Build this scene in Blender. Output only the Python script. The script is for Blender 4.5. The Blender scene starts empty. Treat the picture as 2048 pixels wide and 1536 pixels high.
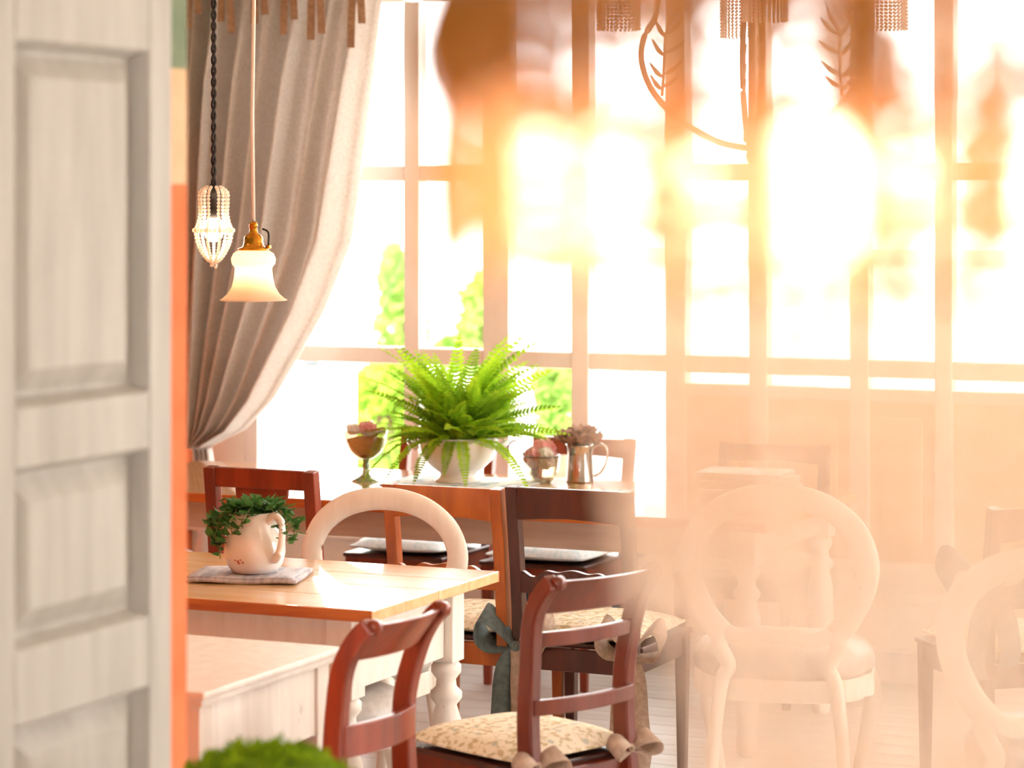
import bpy, bmesh, math, random
from mathutils import Vector, Matrix, Euler
random.seed(7)
S = bpy.context.scene
COL = S.collection
PI = math.pi

# ------------------------------------------------------------------ camera
EYE = 1.8
YAW = math.atan(2393 / 5325)
cam_d = bpy.data.cameras.new('camera')
cam = bpy.data.objects.new('camera', cam_d)
COL.objects.link(cam)
cam.location = (0, 0, EYE)
cam.rotation_euler = (PI / 2, 0, YAW)
cam_d.sensor_width = 36
cam_d.lens = 5325 / 2048 * 36
cam_d.shift_y = -383 / 2048
cam_d.clip_start = 0.05
cam_d.clip_end = 300
cam_d.dof.use_dof = True
cam_d.dof.focus_distance = 7.7
cam_d.dof.aperture_fstop = 3.2
S.camera = cam

# ------------------------------------------------------------------ sky, exposure
W = bpy.data.worlds.new('sky')
S.world = W
W.use_nodes = True
bg = W.node_tree.nodes['Background']
bg.inputs[0].default_value = (1.0, 0.975, 0.94, 1)
bg.inputs[1].default_value = 7.5
S.view_settings.view_transform = 'Standard'
S.view_settings.look = 'None'
S.view_settings.exposure = 0.82
S.view_settings.gamma = 1.0
S.view_settings.use_curve_mapping = False
try:
    S.cycles.use_denoising = True
    S.cycles.caustics_reflective = False
    S.cycles.caustics_refractive = False
    S.cycles.sample_clamp_indirect = 6.0
    S.cycles.max_bounces = 6
    S.cycles.diffuse_bounces = 4
    S.cycles.glossy_bounces = 3
    S.cycles.transparent_max_bounces = 16
    S.cycles.use_adaptive_sampling = True
    S.cycles.adaptive_threshold = 0.04
    S.cycles.use_light_tree = False
except Exception:
    pass


# ------------------------------------------------------------------ materials
def lin(c):
    if isinstance(c, str):
        c = c.lstrip('#')
        c = [int(c[i:i + 2], 16) / 255 for i in (0, 2, 4)]
    return tuple(v / 12.92 if v <= 0.04045 else ((v + 0.055) / 1.055) ** 2.4 for v in c) + (1,)


M = {}


def mat(name, c1, c2=None, rough=0.5, metal=0.0, scale=(6, 6, 6), detail=4, lo=0.35, hi=0.65, bump=0.0,
        spec=0.5, coat=0.0, trans=0.0, sub=None):
    m = bpy.data.materials.new(name)
    m.use_nodes = True
    nt = m.node_tree
    p = nt.nodes['Principled BSDF']
    p.inputs['Roughness'].default_value = rough
    p.inputs['Metallic'].default_value = metal
    p.inputs['Specular IOR Level'].default_value = spec
    p.inputs['Coat Weight'].default_value = coat
    p.inputs['Transmission Weight'].default_value = trans
    if c2 is None:
        p.inputs['Base Color'].default_value = lin(c1)
    if c2 is not None or bump:
        tc = nt.nodes.new('ShaderNodeTexCoord')
        mp = nt.nodes.new('ShaderNodeMapping')
        mp.inputs['Scale'].default_value = scale
        nz = nt.nodes.new('ShaderNodeTexNoise')
        nz.inputs['Scale'].default_value = 1.0
        nz.inputs['Detail'].default_value = detail
        nz.inputs['Roughness'].default_value = 0.6
        nt.links.new(tc.outputs['Object'], mp.inputs[0])
        nt.links.new(mp.outputs[0], nz.inputs['Vector'])
        if c2 is not None:
            r = nt.nodes.new('ShaderNodeValToRGB')
            r.color_ramp.elements[0].color = lin(c1)
            r.color_ramp.elements[1].color = lin(c2)
            r.color_ramp.elements[0].position = lo
            r.color_ramp.elements[1].position = hi
            nt.links.new(nz.outputs['Fac'], r.inputs[0])
            nt.links.new(r.outputs[0], p.inputs['Base Color'])
        if bump:
            b = nt.nodes.new('ShaderNodeBump')
            b.inputs['Strength'].default_value = bump
            b.inputs['Distance'].default_value = 0.01
            nt.links.new(nz.outputs['Fac'], b.inputs['Height'])
            nt.links.new(b.outputs[0], p.inputs['Normal'])
    M[name] = m
    return m


def distressed(name, white, shade, wear, scale=(5, 5, 5), amount=0.70, rough=0.45, grain=(30, 30, 4)):
    """painted wood: soft brush tone, small worn-through specks"""
    m = mat(name, white, shade, rough, scale=grain, lo=0.35, hi=0.75, bump=0.08)
    nt = m.node_tree
    p = nt.nodes['Principled BSDF']
    old = p.inputs['Base Color'].links[0].from_socket
    tc = nt.nodes.new('ShaderNodeTexCoord')
    mp = nt.nodes.new('ShaderNodeMapping')
    mp.inputs['Scale'].default_value = scale
    nz = nt.nodes.new('ShaderNodeTexNoise')
    nz.inputs['Scale'].default_value = 2.0
    nz.inputs['Detail'].default_value = 6
    r = nt.nodes.new('ShaderNodeValToRGB')
    r.color_ramp.elements[0].position = amount
    r.color_ramp.elements[1].position = amount + 0.03
    r.color_ramp.elements[0].color = (0, 0, 0, 1)
    r.color_ramp.elements[1].color = (1, 1, 1, 1)
    mx = nt.nodes.new('ShaderNodeMixRGB')
    mx.inputs[2].default_value = lin(wear)
    nt.links.new(tc.outputs['Object'], mp.inputs[0])
    nt.links.new(mp.outputs[0], nz.inputs['Vector'])
    nt.links.new(nz.outputs['Fac'], r.inputs[0])
    nt.links.new(r.outputs[0], mx.inputs[0])
    nt.links.new(old, mx.inputs[1])
    nt.links.new(mx.outputs[0], p.inputs['Base Color'])
    return m


def translucent(name, c1, c2, amount=0.4, scale=(40, 40, 40), transparent=0.0, rough=0.9):
    m = mat(name, c1, c2, rough, scale=scale, spec=0.2)
    nt = m.node_tree
    p = nt.nodes['Principled BSDF']
    t = nt.nodes.new('ShaderNodeBsdfTranslucent')
    mx = nt.nodes.new('ShaderNodeMixShader')
    mx.inputs[0].default_value = amount
    if p.inputs['Base Color'].links:
        nt.links.new(p.inputs['Base Color'].links[0].from_socket, t.inputs[0])
    else:
        t.inputs[0].default_value = p.inputs['Base Color'].default_value
    nt.links.new(p.outputs[0], mx.inputs[1])
    nt.links.new(t.outputs[0], mx.inputs[2])
    out = nt.nodes['Material Output']
    last = mx
    if transparent:
        tr = nt.nodes.new('ShaderNodeBsdfTransparent')
        m2 = nt.nodes.new('ShaderNodeMixShader')
        m2.inputs[0].default_value = transparent
        nt.links.new(mx.outputs[0], m2.inputs[1])
        nt.links.new(tr.outputs[0], m2.inputs[2])
        last = m2
    nt.links.new(last.outputs[0], out.inputs[0])
    return m


def emissive(name, c, strength):
    m = bpy.data.materials.new(name)
    m.use_nodes = True
    nt = m.node_tree
    p = nt.nodes['Principled BSDF']
    p.inputs['Base Color'].default_value = lin(c)
    p.inputs['Emission Color'].default_value = lin(c)
    p.inputs['Emission Strength'].default_value = strength
    m.cycles.emission_sampling = 'FRONT'
    M[name] = m
    return m


def glassy(name, tint='#FFFFFF', gloss=0.12):
    """thin clear glass: mostly see-through with a faint reflection"""
    m = bpy.data.materials.new(name)
    m.use_nodes = True
    nt = m.node_tree
    nt.nodes.remove(nt.nodes['Principled BSDF'])
    tr = nt.nodes.new('ShaderNodeBsdfTransparent')
    tr.inputs[0].default_value = lin(tint)
    gl = nt.nodes.new('ShaderNodeBsdfGlossy')
    gl.inputs['Roughness'].default_value = 0.03
    lw = nt.nodes.new('ShaderNodeLayerWeight')
    lw.inputs[0].default_value = 0.35
    mt = nt.nodes.new('ShaderNodeMath')
    mt.operation = 'MULTIPLY_ADD'
    mt.inputs[1].default_value = 0.45
    mt.inputs[2].default_value = gloss
    mx = nt.nodes.new('ShaderNodeMixShader')
    nt.links.new(lw.outputs['Facing'], mt.inputs[0])
    nt.links.new(mt.outputs[0], mx.inputs[0])
    nt.links.new(tr.outputs[0], mx.inputs[1])
    nt.links.new(gl.outputs[0], mx.inputs[2])
    nt.links.new(mx.outputs[0], nt.nodes['Material Output'].inputs[0])
    M[name] = m
    return m


distressed('door_paint', '#BEBAB4', '#A8A39C', '#A89A88', scale=(3, 3, 1.5), amount=0.78, grain=(22, 22, 2.5), rough=0.6)
distressed('white_paint', '#EFE8E0', '#E2D8CE', '#7A4630', amount=0.725, scale=(7, 7, 2))
distressed('chair_white', '#F1E9DF', '#E6DACD', '#6B3A24', amount=0.70, scale=(5, 5, 3), rough=0.35)
distressed('grey_wash', '#CDBFB4', '#B8A79B', '#8E7767', amount=0.74, grain=(3, 30, 30), scale=(1.5, 6, 9))
mat('frame_paint', '#EFE7DE', '#E6DCD1', 0.45, scale=(8, 8, 2))
mat('cream_wall', '#EFE6D8', '#E6DACA', 0.85, scale=(3, 3, 3), bump=0.05)
mat('ceiling_paint', '#EFE7DA', '#E8DECF', 0.9, scale=(2, 2, 2))
mat('pine_top', '#D9A066', '#BE7E42', 0.2, scale=(2.0, 26, 26), lo=0.3, hi=0.75, coat=0.9)
mat('pine_edge_shade', '#C8702E', '#AC5620', 0.4, scale=(3, 40, 40))  # pine with the shade of the table edges put into its colour
mat('pine_light', '#E8C090', '#D8A468', 0.25, scale=(1.6, 22, 22), lo=0.3, hi=0.75, coat=0.6)
mat('mahogany', '#72290F', '#511908', 0.36, scale=(16, 16, 3), lo=0.3, hi=0.8, coat=0.15)
mat('dark_wood', '#52200F', '#381306', 0.38, scale=(16, 16, 3), coat=0.15)
mat('orange_wood', '#BC601C', '#984610', 0.38, scale=(14, 14, 2.5), coat=0.15)
mat('red_wood', '#8C330E', '#6A2207', 0.38, scale=(14, 14, 2.5), coat=0.15)
mat('plank', '#EAE7E2', '#D2CDC6', 0.38, scale=(1.2, 14, 14), lo=0.3, hi=0.75, bump=0.1)
mat('plank_gap', '#5E554C', rough=0.8)
mat('brass', '#C98A2E', '#A96A1C', 0.25, 1.0, scale=(20, 20, 20))
mat('amber_brass', '#B4691A', '#8C4A10', 0.35, 0.7, scale=(14, 14, 14))
mat('iron', '#7A5A40', '#5A3E2A', 0.5, 0.3, scale=(20, 20, 20))
mat('black_cord', '#1B1412', '#2A201C', 0.7, scale=(60, 60, 60))
mat('white_cord', '#EBD9C8', rough=0.6)
mat('porcelain', '#F0EAE4', '#E9E0D8', 0.12, scale=(4, 4, 4), coat=0.5)
mat('silver', '#C9C4BE', '#A39C94', 0.16, 1.0, scale=(6, 6, 6))
mat('wire', '#6B645E', rough=0.3, metal=1.0)
mat('grey_leather', '#C9C2BD', '#B3ABA5', 0.32, scale=(30, 30, 30), bump=0.06)
mat('nail', '#3A2A22', rough=0.3, metal=0.8)
mat('tie_cloth', '#A88468', '#8C6A50', 0.9, scale=(60, 60, 60))
mat('linen', '#CFC3B6', '#BFB1A3', 0.95, scale=(90, 90, 90))
mat('napkin_cloth', '#C6C1C4', '#A4A1AC', 0.9, scale=(45, 12, 12), lo=0.45, hi=0.6)
mat('mat_cloth', '#E8E4E0', '#9FB0BC', 0.9, scale=(14, 14, 14), lo=0.5, hi=0.6)
mat('ribbon_taupe', '#B59A86', '#9C8270', 0.8, scale=(60, 60, 60))
mat('ribbon_slate', '#66706E', '#535D5C', 0.8, scale=(60, 60, 60))
mat('ribbon_blue', '#3E7FA6', '#2F688C', 0.8, scale=(60, 60, 60))
def damask(name, ground, figure, accent):
    m = mat(name, ground, figure, 0.9, scale=(55, 55, 55), detail=3, lo=0.50, hi=0.58, bump=0.05)
    nt = m.node_tree
    p = nt.nodes['Principled BSDF']
    old = p.inputs['Base Color'].links[0].from_socket
    tc = nt.nodes.new('ShaderNodeTexCoord')
    vo = nt.nodes.new('ShaderNodeTexVoronoi')
    vo.inputs['Scale'].default_value = 22
    r = nt.nodes.new('ShaderNodeValToRGB')
    r.color_ramp.elements[0].position = .16
    r.color_ramp.elements[1].position = .24
    r.color_ramp.elements[0].color = (.75, .75, .75, 1)
    r.color_ramp.elements[1].color = (0, 0, 0, 1)
    mx = nt.nodes.new('ShaderNodeMixRGB')
    mx.inputs[2].default_value = lin(accent)
    nt.links.new(tc.outputs['Object'], vo.inputs['Vector'])
    nt.links.new(vo.outputs['Distance'], r.inputs[0])
    nt.links.new(r.outputs[0], mx.inputs[0])
    nt.links.new(old, mx.inputs[1])
    nt.links.new(mx.outputs[0], p.inputs['Base Color'])
    return m


damask('damask', '#E9DCC6', '#C2AC84', '#A9AFA6')
damask('damask_blue', '#EAF0F0', '#D2E2E6', '#B4D0DA')
mat('soil', '#4A3524', '#2E2016', 0.95, scale=(40, 40, 40))
translucent('fern_leaf', '#BCDC34', '#86B81E', 0.5, (18, 18, 18))
translucent('fern_leaf_dark', '#9CBE30', '#648F1A', 0.45, (18, 18, 18))
translucent('ivy_leaf', '#4F7A3A', '#2F5422', 0.25, (30, 30, 30), rough=0.5)
translucent('moss_leaf', '#9CBA1E', '#6C9012', 0.3, (30, 30, 30))
translucent('hedge_leaf', '#9CC64A', '#6FA02C', 0.4, (3, 3, 3))
translucent('tree_leaf', '#8FB85A', '#6C9A40', 0.4, (3, 3, 3))
mat('stem', '#6E7A34', '#55602A', 0.7, scale=(20, 20, 20))
mat('bark', '#7A6450', '#5C4A3A', 0.9, scale=(10, 10, 2), bump=0.3)
mat('paving', '#D9D5CE', '#CBC6BD', 0.9, scale=(2, 2, 2))
mat('house_wall', '#E4DED6', '#D8D0C6', 0.9, scale=(2, 2, 2))
mat('house_roof', '#8A6A60', '#75564C', 0.8, scale=(6, 6, 6))
mat('house_pane', '#5E6468', rough=0.1)
mat('lantern_metal', '#5E6670', '#4A525C', 0.5, 0.4, scale=(10, 10, 10))
mat('green_wall', '#8C9A80', '#7C8C72', 0.9, scale=(8, 8, 8))
mat('peach_wall', '#F0CBA6', '#E8BE96', 0.9, scale=(8, 8, 8))
mat('orange_wall', '#EE8656', '#E07846', 0.9, scale=(8, 8, 8), bump=0.05)
translucent('pink_wafer', '#F6CFCB', '#EDA8A6', 0.45, (40, 40, 40))
translucent('white_paper', '#F7F3EE', '#EEE7DF', 0.45, (40, 40, 40))
translucent('biscuit', '#CC9650', '#B07A38', 0.45, (40, 40, 40))
translucent('caramel', '#F2BE80', '#E2A25C', 0.45, (40, 40, 40))
translucent('dried_petal', '#B08E7A', '#94705E', 0.45, (40, 40, 40))
mat('red_print', '#B8483A', rough=0.4)
glassy('window_glass', gloss=0.02)
glassy('goblet_glass', '#EFECE2', gloss=0.10)
glassy('stem_glass', '#B9B79F', gloss=0.14)
glassy('drop_glass', '#FFE6CC', gloss=0.20)
translucent('frosted_glass', '#FFF3E0', '#FBE9D2', 0.6, (8, 8, 8))
translucent('crystal', '#FFF6EA', '#FFECDA', 0.55, (80, 80, 80), rough=0.15)
translucent('amber_glass', '#B87A34', '#985E22', 0.35, (20, 20, 20), rough=0.2, transparent=0.25)
translucent('honey_bead', '#FFE0B8', '#FFD2A0', 0.5, (20, 20, 20), rough=0.2)
translucent('honey_glass', '#FFD8A4', '#FFC888', 0.5, (20, 20, 20), rough=0.2, transparent=0.2)
translucent('curtain_cloth', '#E2DBD4', '#D2C9C1', 0.30, (90, 90, 90))
emissive('bulb_small', '#FFD9A0', 40.0)
emissive('bulb_candle', '#FFE8C2', 6.6)
emissive('bulb_glow', '#FFE8CC', 44.0)
emissive('globe_fill', '#FFE2C4', 7.0)  # glow of the unseen globes added as fill


# ------------------------------------------------------------------ mesh helpers
class MB:
    def __init__(s):
        s.v, s.f = [], []

    def add(s, vs, fs):
        o = len(s.v)
        s.v += [tuple(v) for v in vs]
        s.f += [tuple(i + o for i in f) for f in fs]
        return s

    def box(s, a, b):
        x0, y0, z0 = a
        x1, y1, z1 = b
        vs = [(x0, y0, z0), (x1, y0, z0), (x1, y1, z0), (x0, y1, z0), (x0, y0, z1), (x1, y0, z1), (x1, y1, z1), (x0, y1, z1)]
        return s.add(vs, [(0, 3, 2, 1), (4, 5, 6, 7), (0, 1, 5, 4), (1, 2, 6, 5), (2, 3, 7, 6), (3, 0, 4, 7)])

    def taper(s, c0, h0, c1, h1):
        """bar from centre c0 (half sizes h0 in x,y) to centre c1 (half sizes h1)"""
        vs = []
        for c, h in ((c0, h0), (c1, h1)):
            for sx, sy in ((-1, -1), (1, -1), (1, 1), (-1, 1)):
                vs.append((c[0] + sx * h[0], c[1] + sy * h[1], c[2]))
        return s.add(vs, [(0, 3, 2, 1), (4, 5, 6, 7), (0, 1, 5, 4), (1, 2, 6, 5), (2, 3, 7, 6), (3, 0, 4, 7)])

    def lathe(s, prof, n=24, c=(0, 0, 0), cap=True):
        vs, fs = [], []
        for r, z in prof:
            for i in range(n):
                a = 2 * PI * i / n
                vs.append((c[0] + r * math.cos(a), c[1] + r * math.sin(a), c[2] + z))
        for k in range(len(prof) - 1):
            for i in range(n):
                j = (i + 1) % n
                fs.append((k * n + i, k * n + j, (k + 1) * n + j, (k + 1) * n + i))
        if cap:
            fs.append(tuple(range(n - 1, -1, -1)))
            fs.append(tuple((len(prof) - 1) * n + i for i in range(n)))
        return s.add(vs, fs)

    def sweep(s, path, a, b, binormal=None, n=10, closed=False, square=False):
        """tube with half width a (in plane) and half depth b (along the binormal); a, b may be lists"""
        P = [Vector(p) for p in path]
        m = len(P)
        vs, fs = [], []
        for k in range(m):
            if closed:
                t = P[(k + 1) % m] - P[(k - 1) % m]
            else:
                t = P[min(k + 1, m - 1)] - P[max(k - 1, 0)]
            t.normalize()
            bn = Vector(binormal) if binormal else None
            if bn is None:
                bn = Vector((0, 0, 1)) if abs(t.z) < 0.9 else Vector((0, 1, 0))
                bn = bn - t * bn.dot(t)
            else:
                bn = bn - t * bn.dot(t)
            bn.normalize()
            nm = t.cross(bn)
            ak = a[k] if isinstance(a, (list, tuple)) else a
            bk = b[k] if isinstance(b, (list, tuple)) else b
            if square:
                for sx, sy in ((-1, -1), (1, -1), (1, 1), (-1, 1)):
                    vs.append(P[k] + nm * sx * ak + bn * sy * bk)
            else:
                for i in range(n):
                    g = 2 * PI * i / n
                    vs.append(P[k] + nm * math.cos(g) * ak + bn * math.sin(g) * bk)
        if square:
            n = 4
        for k in range(m if closed else m - 1):
            k2 = (k + 1) % m
            for i in range(n):
                j = (i + 1) % n
                fs.append((k * n + i, k * n + j, k2 * n + j, k2 * n + i))
        if not closed:
            fs.append(tuple(range(n - 1, -1, -1)))
            fs.append(tuple((m - 1) * n + i for i in range(n)))
        return s.add(vs, fs)

    def prism(s, poly, y0, y1):
        """polygon in x,z extruded along y"""
        n = len(poly)
        vs = [(x, y0, z) for x, z in poly] + [(x, y1, z) for x, z in poly]
        fs = [tuple(range(n)), tuple(range(2 * n - 1, n - 1, -1))]
        for i in range(n):
            j = (i + 1) % n
            fs.append((i, n + i, n + j, j))
        return s.add(vs, fs)

    def ball(s, c, r, n=8, m=5, sz=1.0):
        prof = [(r * math.sin(PI * k / m), -r * sz * math.cos(PI * k / m)) for k in range(m + 1)]
        prof[0] = (r * 0.02, -r * sz)
        prof[-1] = (r * 0.02, r * sz)
        return s.lathe(prof, n, c)

    def grid(s, fn, nu, nv):
        vs = [fn(i / nu, j / nv) for j in range(nv + 1) for i in range(nu + 1)]
        fs = [(j * (nu + 1) + i, j * (nu + 1) + i + 1, (j + 1) * (nu + 1) + i + 1, (j + 1) * (nu + 1) + i)
              for j in range(nv) for i in range(nu)]
        return s.add(vs, fs)

    def mesh(s, name, m, smooth=False):
        me = bpy.data.meshes.new(name)
        me.from_pydata(s.v, [], s.f)
        bm = bmesh.new()
        bm.from_mesh(me)
        bmesh.ops.recalc_face_normals(bm, faces=bm.faces)
        bm.to_mesh(me)
        bm.free()
        me.materials.append(M[m])
        if smooth:
            for p in me.polygons:
                p.use_smooth = True
        return me

    def build(s, name, m, parent=None, smooth=False, bevel=0.0, solid=0.0, sub=0):
        o = bpy.data.objects.new(name, s.mesh(name, m, smooth))
        COL.objects.link(o)
        if parent is not None:
            o.parent = parent
        if solid:
            md = o.modifiers.new('solid', 'SOLIDIFY')
            md.thickness = solid
            md.offset = 0
        if sub:
            md = o.modifiers.new('sub', 'SUBSURF')
            md.levels = sub
            md.render_levels = sub
        if bevel:
            md = o.modifiers.new('bevel', 'BEVEL')
            md.width = bevel
            md.segments = 2
            md.limit_method = 'ANGLE'
        return o


def put(me, name, parent, loc=(0, 0, 0), rot=(0, 0, 0), scale=(1, 1, 1)):
    o = bpy.data.objects.new(name, me)
    COL.objects.link(o)
    o.parent = parent
    o.location = loc
    o.rotation_euler = rot
    o.scale = scale
    return o


def thing(name, label, cat, loc=(0, 0, 0), rz=0.0, group=None):
    o = bpy.data.objects.new(name, None)
    COL.objects.link(o)
    o.empty_display_size = 0.1
    o.location = loc
    o.rotation_euler = (0, 0, rz)
    return tag(o, label, cat, group)


def tag(o, label, cat, group=None):
    o['label'] = label
    o['category'] = cat
    if group:
        o['group'] = group
    return o


def struct(o):
    o['kind'] = 'structure'
    return o


def sempty(name, loc=(0, 0, 0)):
    o = bpy.data.objects.new(name, None)
    COL.objects.link(o)
    o.location = loc
    return struct(o)


def smoothpath(pts, k=6):
    """Catmull-Rom through pts"""
    P = [Vector(p) for p in pts]
    out = []
    for i in range(len(P) - 1):
        p0, p1, p2, p3 = P[max(i - 1, 0)], P[i], P[i + 1], P[min(i + 2, len(P) - 1)]
        for j in range(k):
            t = j / k
            out.append(0.5 * ((2 * p1) + (-p0 + p2) * t + (2 * p0 - 5 * p1 + 4 * p2 - p3) * t * t + (-p0 + 3 * p1 - 3 * p2 + p3) * t ** 3))
    out.append(P[-1])
    return out


# ================================================================== SETTING
XL, XR, YB, YW, ZC = -5.72, 2.6, -2.6, 9.5, 3.05

# floor boards
floor = struct(MB().box((XL - .1, YB, -0.12), (XR, YW + .1, -0.022)).build('floor', 'plank_gap'))
pw = 0.145
me_pl = MB().box((XL - .1, 0, -0.022), (XR, pw - 0.005, 0)).mesh('plank', 'plank')
k = 0
y = YB
while y < YW - 0.02:
    put(me_pl, 'plank', floor, (0, y, 0.0))
    y += pw
    k += 1

ceiling = struct(MB().box((XL - .1, YB, ZC), (XR, YW + .2, ZC + .1)).build('ceiling', 'ceiling_paint'))


def banded_wall(name, x0, x1, y0, y1, bands):
    root = sempty(name)
    for z0, z1, m in bands:
        MB().box((x0, y0, z0), (x1, y1, z1)).build('wall_band', m, root)
    return root


BANDS = [(0, 1.815, 'orange_wall'), (1.815, 2.015, 'peach_wall'), (2.015, ZC, 'green_wall')]
banded_wall('wall_left', XL - .12, XL, 2.0, YW, [(0, 1.985, 'orange_wall'), (1.985, ZC, 'green_wall')])
banded_wall('wall_partition', -2.64, -2.425, YB, 4.010, BANDS)
banded_wall('wall_bounce', XL - .12, -2.83, 4.44, 4.56, BANDS)  # unseen wall set here to bounce orange light onto the side table
struct(MB().box((XR, YB, 0), (XR + .12, YW, .6)).box((XR, YB, 2.6), (XR + .12, YW, ZC)).box((XR, YB, .6), (XR + .12, 6.4, 2.6))
       .box((XR, 9.1, .6), (XR + .12, YW, 2.6)).build('wall_right', 'cream_wall'))
struct(MB().box((-2.6, YB - .12, 0), (XR, YB, 0.6)).box((-2.6, YB - .12, 1.9), (XR, YB, ZC))
       .box((-2.6, YB - .12, 0.6), (-.6, YB, 2.7)).box((1.6, YB - .12, 0.6), (XR, YB, 2.7)).build('wall_back', 'cream_wall'))

# window wall
ZS, ZT = 0.44, 2.56
struct(MB().box((XL - .1, YW, 0), (XR, YW + .16, ZS)).box((XL - .1, YW, ZT + .10), (XR, YW + .16, ZC))
       .box((XL - .1, YW, ZS), (-5.47, YW + .16, ZT + .10)).box((1.2, YW, ZS), (XR, YW + .16, ZT + .10)).build('wall_window', 'cream_wall'))
bb = struct(MB().box((XL, YW - .02, 0), (XR, YW, 0.11)).box((XL, YW - .028, 0.11), (XR, YW, 0.125)).build('baseboard_window', 'white_paint', bevel=.004))
struct(MB().box((XL, YW - .05, ZS - .03), (XR, YW + .02, ZS)).build('trim_1', 'frame_paint', bevel=.006))

# units: (x left, mullion x0, mullion x1, x right)
UNITS = [(-5.41, -4.743, -4.674, -4.396), (-4.284, -4.019, -3.945, -3.628), (-3.548, -3.294, -3.223, -2.900),
         (-2.829, -2.578, -2.511, -2.20), (-2.10, -1.80, -1.73, -1.40), (-1.30, -1.0, -0.93, -0.6), (-.5, -.2, -.13, .2), (.3, .6, .67, 1.0)]
POSTS = [(-5.47, -5.41)] + [(UNITS[i][3], UNITS[i + 1][0]) for i in range(len(UNITS) - 1)] + [(1.0, 1.2)]
TR = [(1.116, 1.182), (1.844, 1.908)]
D0, D1 = YW, YW + .075
for i, (a, m0, m1, b) in enumerate(UNITS):
    w = sempty('window_%d' % (i + 1))
    low = 1.03 if i >= 2 else ZS
    fr = MB()
    p0, p1 = POSTS[i]
    fr.box((p0, D0, ZS), (p1, D1, ZT + .1)).build('window_post', 'frame_paint', w, bevel=.004)
    MB().box((m0, D0, ZS), (m1, D1, ZT)).build('mullion', 'frame_paint', w, bevel=.006)
    for (u, v) in ((a, m0), (m1, b)):
        for z0, z1 in TR:
            MB().box((u, D0 + .004, z0), (v, D1, z1)).build('transom', 'frame_paint', w, bevel=.006)
        MB().box((u, D0 + .004, ZT), (v, D1, ZT + .1)).build('window_head', 'frame_paint', w, bevel=.004)
        MB().box((u, D0 + .004, low), (v, D1, low + .045)).build('bottom_rail', 'frame_paint', w, bevel=.004)
        for z0, z1 in ((low + .045, TR[0][0]), (TR[0][1], TR[1][0]), (TR[1][1], ZT)):
            MB().box((u, D0 + .05, z0), (v, D0 + .056, z1)).build('pane', 'window_glass', w)
        if i >= 2:
            MB().box((u, D0 + .02, ZS), (v, D1, low)).build('lower_panel', 'peach_wall', w, bevel=.004)
            MB().box((u + .05, D0 + .008, ZS + .06), (v - .05, D0 + .03, low - .06)).build('raised_field', 'peach_wall', w, bevel=.006)
MB().box((1.0, D0, ZS), (1.2, D1, ZT + .1)).build('window_post', 'frame_paint', bpy.data.objects['window_8'])
# wainscot rails on the wall below the right-hand windows
struct(MB().box((-2.75, YW - .02, .30), (XR, YW, .335)).build('trim_2', 'white_paint', bevel=.004))

# ------------------------------------------------------------------ the old panelled door against the partition
door = sempty('door_1')
DX0, DX1 = -2.425, -2.375
STY = [(3.30, 3.422), (3.808, 3.879)]
RZ = [(0.02, 0.24), (0.975, 1.094), (1.372, 1.468), (2.035, 2.20)]
for a, b in STY:
    MB().box((DX0, a, 0.02), (DX1, b, 2.2)).build('door_stile', 'door_paint', door, bevel=.004)
for a, b in RZ:
    MB().box((DX0, 3.422, a), (DX1, 3.808, b)).build('door_rail', 'door_paint', door, bevel=.004)
for (z0, z1) in ((.24, .975), (1.094, 1.372), (1.468, 2.035)):
    pn = MB()
    y0, y1 = 3.422, 3.808
    xs = [DX1 - .004, DX1 - .032, DX1 - .032, DX1 - .012]
    ins = [0, .012, .020, .055]
    vs, fs = [], []
    for x, q in zip(xs, ins):
        vs += [(x, y0 + q, z0 + q), (x, y1 - q, z0 + q), (x, y1 - q, z1 - q), (x, y0 + q, z1 - q)]
    for r in range(3):
        for i in range(4):
            j = (i + 1) % 4
            fs.append((r * 4 + i, r * 4 + j, r * 4 + 4 + j, r * 4 + 4 + i))
    fs.append((12, 13, 14, 15))
    vs += [(DX0 + .002, y0, z0), (DX0 + .002, y1, z0), (DX0 + .002, y1, z1), (DX0 + .002, y0, z1)]
    fs.append((19, 18, 17, 16))
    for i in range(4):
        j = (i + 1) % 4
        fs.append((i, j, 16 + j, 16 + i))
    pn.add(vs, fs).build('door_panel', 'door_paint', door)

# ================================================================== OUTSIDE
ground = MB().box((-60, YW + .16, -0.35), (40, 90, -0.15)).build('ground', 'paving')
struct(ground)


def leaf_cloud(blobs, n, size, rnd):
    mb = MB()
    for _ in range(n):
        cx, cy, cz, rx, ry, rz = rnd.choice(blobs)
        while True:
            p = Vector((rnd.uniform(-1, 1), rnd.uniform(-1, 1), rnd.uniform(-1, 1)))
            if 0.35 < p.length < 1:
                break
        c = Vector((cx + p.x * rx, cy + p.y * ry, cz + p.z * rz))
        u = Vector((rnd.gauss(0, 1), rnd.gauss(0, 1), rnd.gauss(0, 1))).normalized()
        v = u.orthogonal().normalized()
        q = size * rnd.uniform(.6, 1.3)
        mb.add([c - u * q, c + v * q * .55, c + u * q, c - v * q * .55], [(0, 1, 2, 3)])
    return mb


def bush(name, label, cat, x, y, blobs, n, size, m, seed, trunk):
    rnd = random.Random(seed)
    t = thing(name, label, cat, (x, y, -.15))
    o = leaf_cloud(blobs, n, size, rnd).build('foliage', m, t)
    o['kind'] = 'stuff'
    MB().sweep(smoothpath([(0, 0, 0), (.03, .02, trunk * .5), (0, 0, trunk)]), .05, .05, n=8).build('trunk', 'bark', t)
    return t


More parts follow.
